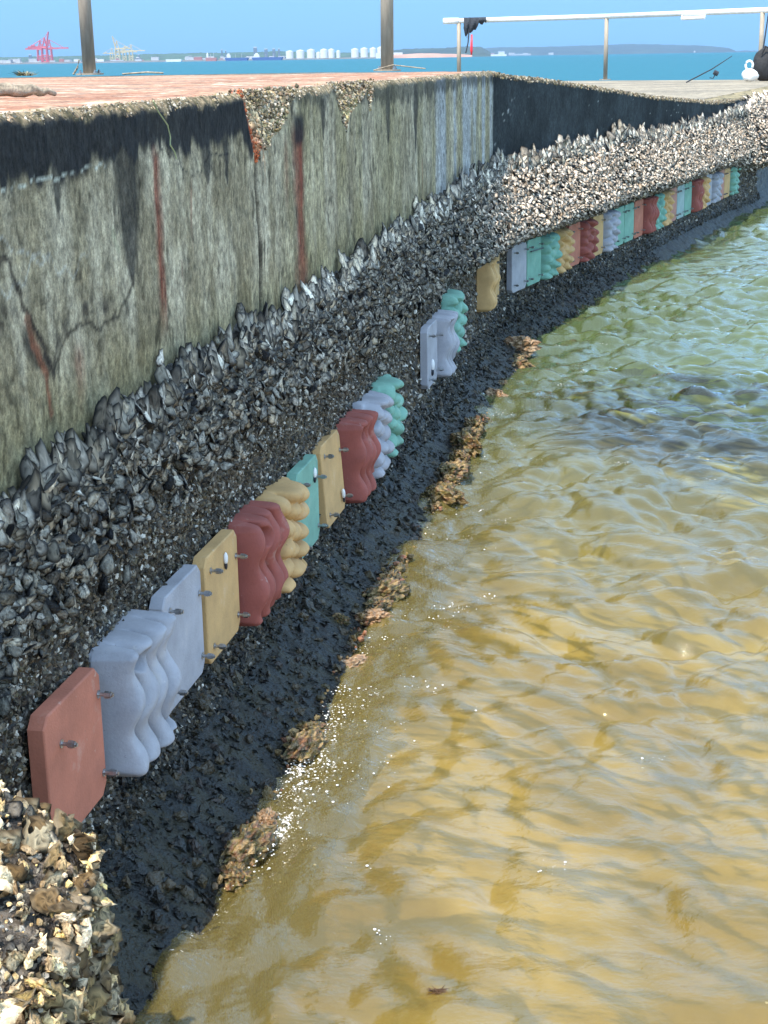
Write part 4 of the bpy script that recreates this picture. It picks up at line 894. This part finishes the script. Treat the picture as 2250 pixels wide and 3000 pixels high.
# loose thread hanging over the near face
m = MB(); m.tube(P3(np.array([.575, .60, .655, .668, .665, .690, .70]), np.array([1.425, 1.404, 1.375, 1.35, 1.335, 1.32, 1.305]), np.full(7, .006)), .0016, 5); tag(m.build('fishing_line', M['line']), 'loose pale green cord hanging over the dark top of the near wall', 'cord')
m = MB(); m.tube(P3(np.array([1.36, 1.375, 1.35, 1.345]), np.array([1.30, 1.27, 1.24, 1.225]), np.full(4, .008)), .0012, 5); m.tube(P3(np.array([1.37, 1.385, 1.38]), np.array([1.30, 1.26, 1.20]), np.full(3, .008)), .0009, 5); tag(m.build('root_strands', M['wood']), 'thin brown root strands hanging from the rusty break in the wall', 'root')
# railing on the lower deck
rr = empty('railing', (3.91, 27.5, 1.07)); tag(rr, 'bright steel railing with round posts along the lower deck edge', 'railing'); RO = np.array([3.91, 27.5, 1.07])
rp = [np.array(p) for p in ((1.20, 28.45, 2.095), (1.45, 28.4, 2.095), (3.91, 27.5, 2.11), (5.98, 25.1, 2.11), (9.4, 21.6, 2.11))]
m = MB(); m.tube([rp[1]-RO, rp[2]-RO], .042, 16); m.tube([rp[2]-RO, rp[3]-RO, rp[4]-RO], .042, 16); m.build('top_rail', M['rail'], rr, smooth=True)
m = MB(); m.tube([rp[0]-RO-np.array([.02, 0, 0]), rp[1]-RO], .052, 16); m.build('end_sleeve', M['rail'], rr, smooth=True)
for p in rp[1:]:
    m = MB(); m.tube([np.array([p[0], p[1], 1.075])-RO, p-RO], .036, 16); m.build('post', M['post'], rr, smooth=True)
    m = MB(); m.tube([np.array([p[0], p[1], 1.072])-RO, np.array([p[0], p[1], 1.085])-RO], .10, 20); m.build('base_plate', M['post'], rr)
m = MB(); m.tube([(4.95, 26.25, 2.03), (5.25, 25.9, 2.035)], .028, 12); m.tube([(4.95, 26.25, 2.03), (4.95, 26.25, 2.09)], .01, 8); m.tube([(5.25, 25.9, 2.035), (5.25, 25.9, 2.09)], .01, 8)
tag(m.build('rod_holder', M['rail']), 'short pale tube fixed under the railing near the right post', 'rod holder')
# dark cloth tied on the rail
V = []; nn = 14
for i in range(nn):
    a = i/(nn-1); 
    for j in range(8):
        b = j/7; V.append([1.53+a*.38, 28.30-.06*math.sin(b*3.1)+.02*math.sin(a*20+b*5)-a*.15, 2.145-b*(.10+.20*math.exp(-((a-.12)/.12)**2)+.14*math.exp(-((a-.4)/.2)**2)+.03*math.sin(a*25))])
V = np.array(V); V2_ = V+np.array([0, .10, 0]); F = grid_faces(nn, 8)
mk_ = mk('cloth', np.concatenate([V, V2_]), np.concatenate([F, F[:, ::-1]+len(V)]), M['cloth']); tag(mk_, 'ragged dark cloth tied over the left end of the railing', 'cloth')
m = MB(); m.tube([(1.575, 28.22, 1.98), (1.58, 28.21, 1.80)], .004, 5); m.tube([(1.62, 28.22, 1.95), (1.60, 28.22, 1.72), (1.56, 28.22, 1.55)], .012, 6); tag(m.build('dark_strap', M['cloth']), 'dark frayed strap dangling from the railing cloth', 'strap')
m = MB(); m.tube([(1.665, 28.22, 1.86), (1.66, 28.22, 1.60), (1.66, 28.22, 1.52)], [.014, .024, .012], 10); tag(m.build('float', M['redtag'], smooth=True), 'red float hanging from the cloth at the railing', 'float')
# bag, white bag, rod, bucket at the right
def lump(name, x, y, z, sx, sy, sz, seed, mt, label, cat, parent=None):
    V, F = ICO3; n = fbm(V[:, 0]*2+seed, V[:, 1]*2+V[:, 2]*1.5, seed, 4)-.5; V = V*(1+.55*n)[:, None]*np.array([sx, sy, sz]); V[:, 2] = np.maximum(V[:, 2], -sz*.85)+sz*.85
    o = mk(name, V, F, mt, parent, smooth=True); o.location = (x, y, z)
    if label: tag(o, label, cat)
    return o
bag = empty('backpack', (5.86, 24.3, 1.072)); tag(bag, 'bulky black bag on the lower deck against the right railing post', 'bag')
lump('bag_body', 0, 0, 0, .20, .15, .26, 5, M['black'], None, None, bag)
m = MB(); m.tube([(-.08, -.1, .38), (-.03, -.14, .50), (.05, -.12, .44), (.10, -.1, .36)], .014, 8); m.build('handle', M['black'], bag)
wb = empty('shopping_bag', (5.60, 24.1, 1.072)); tag(wb, 'white knotted plastic bag beside the black bag', 'bag')
lump('bag_body', 0, 0, 0, .12, .10, .10, 8, M['white'], None, None, wb)
m = MB(); t_ = np.linspace(0, 2*math.pi, 14); m.tube([(-.02+.055*math.cos(a), 0, .23+.065*math.sin(a)) for a in t_], .017, 8, cap=False); m.build('handle', M['white'], wb, smooth=True)
lump('container', 6.12, 24.0, 1.072, .09, .07, .06, 9, M['white'], 'low white container at the right edge beside the black bag', 'container')
fr_ = empty('fishing_rod', (5.85, 24.5, 1.1)); tag(fr_, 'tall black fishing rod standing up out of the black bag', 'fishing rod')
m = MB(); m.tube([(0, 0, .2), (.10, 0, 1.2), (.24, 0, 2.6)], [.012, .009, .005], 8); m.build('blank', M['cloth'], fr_)
m = MB(); m.tube([(.02, -.03, .45), (.06, -.03, .45)], .03, 12); m.build('reel', M['cloth'], fr_)
fr2 = empty('fishing_rod', (4.75, 23.6, 1.1)); tag(fr2, 'short fishing rod with reel propped low on the lower deck', 'fishing rod')
m = MB(); m.tube([(-.20, 0, -.02), (.20, .15, .16), (.52, .3, .34)], [.010, .009, .005], 8); m.build('blank', M['cloth'], fr2)
m = MB(); m.tube([(.20, 0, .12), (.26, 0, .09)], .035, 12); m.tube([(.23, 0, .10), (.19, 0, .03), (.14, 0, .04)], .008, 6); m.build('reel', M['cloth'], fr2)

# ------------------------------------------------------------------ far shore
def at(x, y, Y):
    """point at distance Y seen at photo position (x, y) on the 1659 x 2212 picture"""
    v = CR@np.array([(x-829.5)/3342., -(y-1106)/3342., -1.]); k = Y/v[1]; return np.array([v[0]*k, Y, CAM_H+v[2]*k])
def ridge(name, xs, ytops, Y, depth, mt, label, seed, rough=1.0, colf=None):
    X = np.interp(np.linspace(0, 1, 260), np.linspace(0, 1, len(xs)), xs); yt = np.interp(X, xs, ytops)
    top = np.array([at(a, b, Y) for a, b in zip(X, yt)]); h = np.maximum(top[:, 2], .5); rowsn = 14; V = []
    for j in range(rowsn):
        t = j/(rowsn-1); prof_ = math.sin(min(t*1.6, 1)*math.pi/2)**.6 if t < .7 else math.cos((t-.7)/.3*math.pi/2)
        hh = h*prof_*(1+rough*.22*(fbm(X*.09, X*0+t*9, seed, 3)-.5)*(1 if j else 0))-1.0*(j == 0)-2*(j == rowsn-1)
        V.append(np.stack([top[:, 0]*(1+t*depth/Y), top[:, 1]+t*depth, hh], -1))
    V = np.array(V).reshape(-1, 3)
    o = mk(name, V, grid_faces(rowsn, 260), mt, smooth=False); tag(o, label, kind='structure'); return o
M['bush'] = mat('far_bush', (.045, .085, .030), .9, noise=.6, nscale=.03)
M['bush2'] = mat('far_scrub', (.035, .055, .035), .9, noise=.5, nscale=.01)
M['sandbank'] = mat('far_sand', (.42, .24, .17), .9, noise=.3, nscale=.02)
M['cred'] = mat('crane_red', (.55, .08, .09), .6); M['cyel'] = mat('crane_yellow', (.55, .43, .22), .6)
M['tank'] = mat('tank_white', (.62, .62, .60), .5, noise=.08, nscale=.2); M['tankg'] = mat('tank_grey', (.45, .45, .45), .6)
M['navy'] = mat('ship_blue', (.03, .07, .22), .5); M['bld'] = mat('far_building', (.45, .45, .45), .8, noise=.2, nscale=.1); M['bldd'] = mat('far_tower', (.12, .14, .16), .8, noise=.4, nscale=.1)
M['bldr'] = mat('far_red_roof', (.35, .13, .10), .8); M['shore'] = mat('far_shore', (.14, .13, .11), .9, noise=.6, nscale=.05)
ridge('hills', [-200, 0, 100, 200, 330, 420, 520, 600, 700, 840, 900], [122, 122, 121, 119, 115, 113, 112, 109, 112, 113, 108], 3900, 600, M['bush'], 'low wooded shore behind the port', 3)
ridge('hills', [820, 870, 900, 960, 1010, 1040, 1060], [112, 105, 104, 103, 99, 100, 112], 3600, 400, M['bush2'], 'low suburb rise behind the left end of the railing', 4)
ridge('hills', [980, 1080, 1130, 1200, 1300, 1360, 1440, 1520, 1575, 1592], [107, 101, 100.5, 99, 96, 93.5, 95, 97.5, 103, 111], 7000, 900, M['bush2'], 'long wooded headland across the bay', 5, .5)
ridge('hills', [1585, 1610, 1660, 1750], [110.5, 109, 110, 111], 8200, 500, M['bush2'], 'distant headland tip at the right', 6, .3)
ridge('shore', [-220, 0, 150, 380, 520, 700, 850, 960, 1000], [139, 135.6, 133.2, 129.6, 127.4, 124.6, 122.2, 120.6, 120], 3000, 260, M['shore'], 'low port shoreline', 7)
ridge('beach', [835, 870, 900, 940, 1000, 1020], [119, 117, 115.5, 115.5, 117, 119], 2900, 60, M['sandbank'], 'reddish sand bank right of the second post', 8)

def strut(m, a, b, r=.9): m.tube([a, b], r*1.7, 4)
def crane(cx, ybase, ytop, Y, matk, label, up=False, flip=1, sc=1.0, group=None):
    b = at(cx, ybase, Y); b[2] = 2.0; t = at(cx, ytop, Y); H = (t[2]-2); root = empty('gantry_crane', [float(v) for v in b]); k = H/75*sc
    L = 30*k
    for sx in (-1, 1):
        for sy in (-1, 1):
            m = MB(); strut(m, (sx*9*k, sy*10*k, 0), (sx*7*k, sy*8*k, 45*k), 1.3*k); m.build('leg', M[matk], root)
    m = MB()
    for z_, w_ in ((2, 9), (22, 8.2), (44, 7)):
        for sy in (-1, 1): strut(m, (-w_*k, sy*8*k, z_*k), (w_*k, sy*8*k, z_*k), 1.0*k)
    strut(m, (-9*k, -9*k, 2*k), (8*k, -8*k, 22*k), .7*k); strut(m, (9*k, -9*k, 2*k), (-8*k, -8*k, 22*k), .7*k); m.build('portal_frame', M[matk], root)
    m = MB(); m.box((-20*k*flip, 0, 47*k), (60*k, 5*k, 5*k)); m.box((-35*k*flip, 0, 51*k), (12*k, 7*k, 5*k)); m.build('girder', M[matk], root)
    m = MB()
    if up: strut(m, (6*k*flip, -2*k, 47*k), (16*k*flip, -2*k, 92*k), 1.4*k); strut(m, (6*k*flip, 2*k, 47*k), (16*k*flip, 2*k, 92*k), 1.4*k)
    else: m.box((38*k*flip, 0, 47*k), (56*k, 4*k, 4.5*k))
    m.build('boom', M[matk], root)
    m = MB(); strut(m, (-6*k*flip, 0, 45*k), (2*k*flip, 0, 75*k), 1.2*k); strut(m, (7*k*flip, 0, 45*k), (2*k*flip, 0, 75*k), 1.2*k); m.build('tower', M[matk], root)
    m = MB(); strut(m, (2*k*flip, 0, 75*k), (-44*k*flip, 0, 48*k), .5*k); strut(m, (2*k*flip, 0, 75*k), ((14 if up else 50)*k*flip, 0, (88 if up else 48)*k), .5*k); m.build('stay_cable', M[matk], root)
    tag(root, label, 'crane', group)
crane(88, 133, 87, 3150, 'cred', 'left red gantry crane with a low boom on the port shore', group='red port cranes')
crane(98, 133, 81, 3100, 'cred', 'middle red gantry crane with two raised tips, tallest of the red group', up=True, group='red port cranes')
crane(108, 133, 88, 3200, 'cred', 'right red gantry crane reaching its boom to the right', group='red port cranes', sc=1.05)
crane(242, 131, 104, 3400, 'cyel', 'pale yellow gantry crane just right of the left post', group='yellow port cranes')
crane(255, 131, 88, 3350, 'cyel', 'pale yellow gantry crane with its boom raised high', up=True, flip=-1, group='yellow port cranes')
crane(270, 131, 100, 3400, 'cyel', 'pale yellow gantry crane in the middle of the yellow group', group='yellow port cranes')
crane(284, 131, 96, 3350, 'cyel', 'pale yellow gantry crane with pointed tower near the right of the group', group='yellow port cranes')
def tank(cx, yb, wpx, hpx, Y, label, mt='tank'):
    b = at(cx, yb, Y); b[2] = 2.0; r = wpx/3342*Y*.94/2; h = hpx/3342*Y*1.04; root = empty('storage_tank', [float(v) for v in b]); m = MB(); m.tube([(0, 0, 0), (0, 0, h)], r, 28); m.build('shell', M[mt], root, smooth=False)
    m = MB(); m.tube([(0, 0, h), (0, 0, h*1.16)], [r, r*.05], 28); m.build('roof', M['tankg'], root); tag(root, label, 'tank', 'white storage tanks on the port shore')
names = ['first white tank from the left, beside the ships', 'second white tank from the left', 'third white tank from the left', 'fourth white tank, smaller, behind the others', 'fifth white tank in the left cluster', 'sixth white tank in the left cluster', 'last white tank of the left cluster before the gap', 'first white tank after the gap', 'middle white tank after the gap', 'right white tank after the gap, left of the second post', 'small white tank hidden partly behind the second post']
for i, (cx, wp, hp) in enumerate([(626, 17, 14), (649, 18, 15), (672, 18, 16), (688, 10, 11), (700, 17, 16), (716, 14, 16), (731, 9, 13), (767, 17, 16), (787, 17, 17), (806, 15, 17), (822, 15, 18)]): tank(cx, 126.5-.0163*(cx-626), wp, hp, 3050, names[i])
def ship(cx, yb, lpx, hpx, Y, hull, label, sup=True):
    b = at(cx, yb, Y); b[2] = 0; L = lpx/3342*Y; h = hpx/3342*Y; root = empty('ship', [float(v) for v in b])
    m = MB(); V = []
    for z_, f in ((0, .46), (h, .5)): V += [[-L*f, -h*.8, z_], [L*(f-.04), -h*.8, z_], [L*(f+.01), 0, z_], [L*(f-.04), h*.8, z_], [-L*f, h*.8, z_]]
    m.add(V, [(0, 1, 6, 5), (1, 2, 7, 6), (2, 3, 8, 7), (3, 4, 9, 8), (4, 0, 5, 9), (5, 6, 7, 8, 9), (4, 3, 2, 1, 0)]); m.build('hull', M[hull], root)
    if sup:
        m = MB(); m.box((-L*.34, 0, h*1.5), (L*.16, h, h*1.1)); m.box((-L*.34, 0, h*2.2), (L*.08, h*.7, h*.5)); m.build('superstructure', M['tank'], root)
        m = MB(); m.tube([(L*.2, 0, h), (L*.2, 0, h*2.3)], h*.06, 6); m.tube([(-L*.05, 0, h), (-L*.05, 0, h*2.1)], h*.06, 6); m.build('mast', M['tankg'], root)
    tag(root, label, 'ship')
ship(512, 132, 50, 6, 2950, 'navy', 'dark blue cargo ship at the port, left of the two'); ship(578, 131, 66, 6, 2930, 'navy', 'longer dark blue ship moored before the white tanks')
ship(376, 133, 34, 5, 2900, 'tank', 'low white ferry on the water before the port', False); ship(457, 129, 24, 7, 2960, 'bldr', 'small ship with red-brown hull left of the dark blue ones')
def block(cx, yb, wpx, hpx, Y, mt, label, cat='building'):
    b = at(cx, yb, Y); b[2] = 1.5; W = wpx/3342*Y; Hh = hpx/3342*Y; root = empty('building', [float(v) for v in b]); m = MB(); m.box((0, 0, Hh/2), (W, W*.6, Hh)); m.build('wall', M[mt], root); m = MB(); m.box((0, 0, Hh+Hh*.04), (W*1.02, W*.62, Hh*.08)); m.build('roof', M['tankg'], root); tag(root, label, cat, 'distant buildings on the shore')
for cx, wp, hp, mk2, lb in [(480, 4, 22, 'bldd', 'narrow dark tower left of the widest one'), (488, 3, 20, 'bldd', 'thin dark tower second from left'), (552, 10, 26, 'bldd', 'widest tall dark tower block on the skyline'), (575, 9, 22, 'bldd', 'dark tower block right of the widest one'), (592, 8, 22, 'bldd', 'dark tower block between its neighbours on the right'), (603, 5, 22, 'bldd', 'last dark tower block on the skyline'), (300, 5, 14, 'bldd', 'small dark tower right of the yellow cranes'), (42, 6, 10, 'bld', 'pale block left of the red cranes'), (66, 8, 18, 'bldd', 'dark tower block just left of the red cranes')]:
    block(cx, 133-.0163*cx, wp*.75, hp*.9, 3800, mk2, lb)
r5 = np.random.default_rng(11); cn = 0
words = ['red-roofed', 'grey', 'pale', 'brown']; 
sh = []
for i in range(60):
    cx = r5.uniform(-20, 620); Y = r5.uniform(3060, 3250); wp = r5.uniform(4, 20); hp = r5.uniform(3, 9)
    b = at(cx, 130, Y); sh.append((cx, wp, hp, Y))
for i, (cx, wp, hp, Y) in enumerate(sorted(sh)):
    block(cx, 138.5-.0163*cx-1.5, wp, hp, Y, ['bld', 'bldr', 'tankg', 'bld', 'tank', 'bldd'][i % 6], 'small %s port shed %s' % (['light grey', 'red-brown', 'mid grey', 'pale grey', 'white', 'dark'][i % 6], 'left of the red cranes' if cx < 60 else 'behind the red cranes' if cx < 150 else 'between the red cranes and left post' if cx < 200 else 'by the yellow cranes' if cx < 300 else 'right of the yellow cranes' if cx < 440 else 'behind the blue ships'))
for (cx, wp, hp, lb, mt) in [(1010, 5, 7, 'white house at the foot of the headland, left one', 'tank'), (1500, 3, 3, 'lone white shed far right on the headland shore', 'tank'), (1083, 13, 8, 'white hall at the foot of the headland, largest there', 'tank'), (1060, 14, 5, 'pinkish building left of the white hall', 'bldr'), (1105, 12, 5, 'grey shed right of the white hall', 'bld'), (1135, 10, 4, 'low pale shed farther right of the white hall', 'tank'), (1125, 40, 3, 'long low shed along the headland shore', 'bld'), (1190, 10, 4, 'small pale shed under the middle of the headland', 'bld')]:
    block(cx, 122, wp, hp, 6900, mt, lb)
m = MB(); a = at(1008, 120, 5200); b = at(1094, 118.6, 5200); m.box(((a[0]+b[0])/2, 5200, 3), (b[0]-a[0], 20, 6)); tag(m.build('long_barge', M['tank']), 'long low white barge under the headland', 'barge')
m = MB(); a = at(812, 118, 2950); b = at(870, 117, 2950); m.box(((a[0]+b[0])/2, 2980, 5), (b[0]-a[0], 20, 10)); tag(m.build('warehouse', M['tank']), 'long white warehouse behind the second post', 'warehouse')
# air between here and the far shore
m = MB(); m.box((0, 5200, 200), (24000, 11400, 402)); hz = m.build('haze', None); tag(hz, 'blue air haze over the bay', 'haze', kind='stuff')
hm = bpy.data.materials.new('air_haze'); hm.use_nodes = True; t = hm.node_tree; t.nodes.remove(t.nodes['Principled BSDF']); v = t.nodes.new('ShaderNodeVolumePrincipled'); v.inputs['Color'].default_value = (.45, .68, 1, 1); v.inputs['Density'].default_value = .0001; v.inputs['Anisotropy'].default_value = .3
t.links.new(v.outputs[0], t.nodes['Material Output'].inputs['Volume']); hz.data.materials.append(hm)
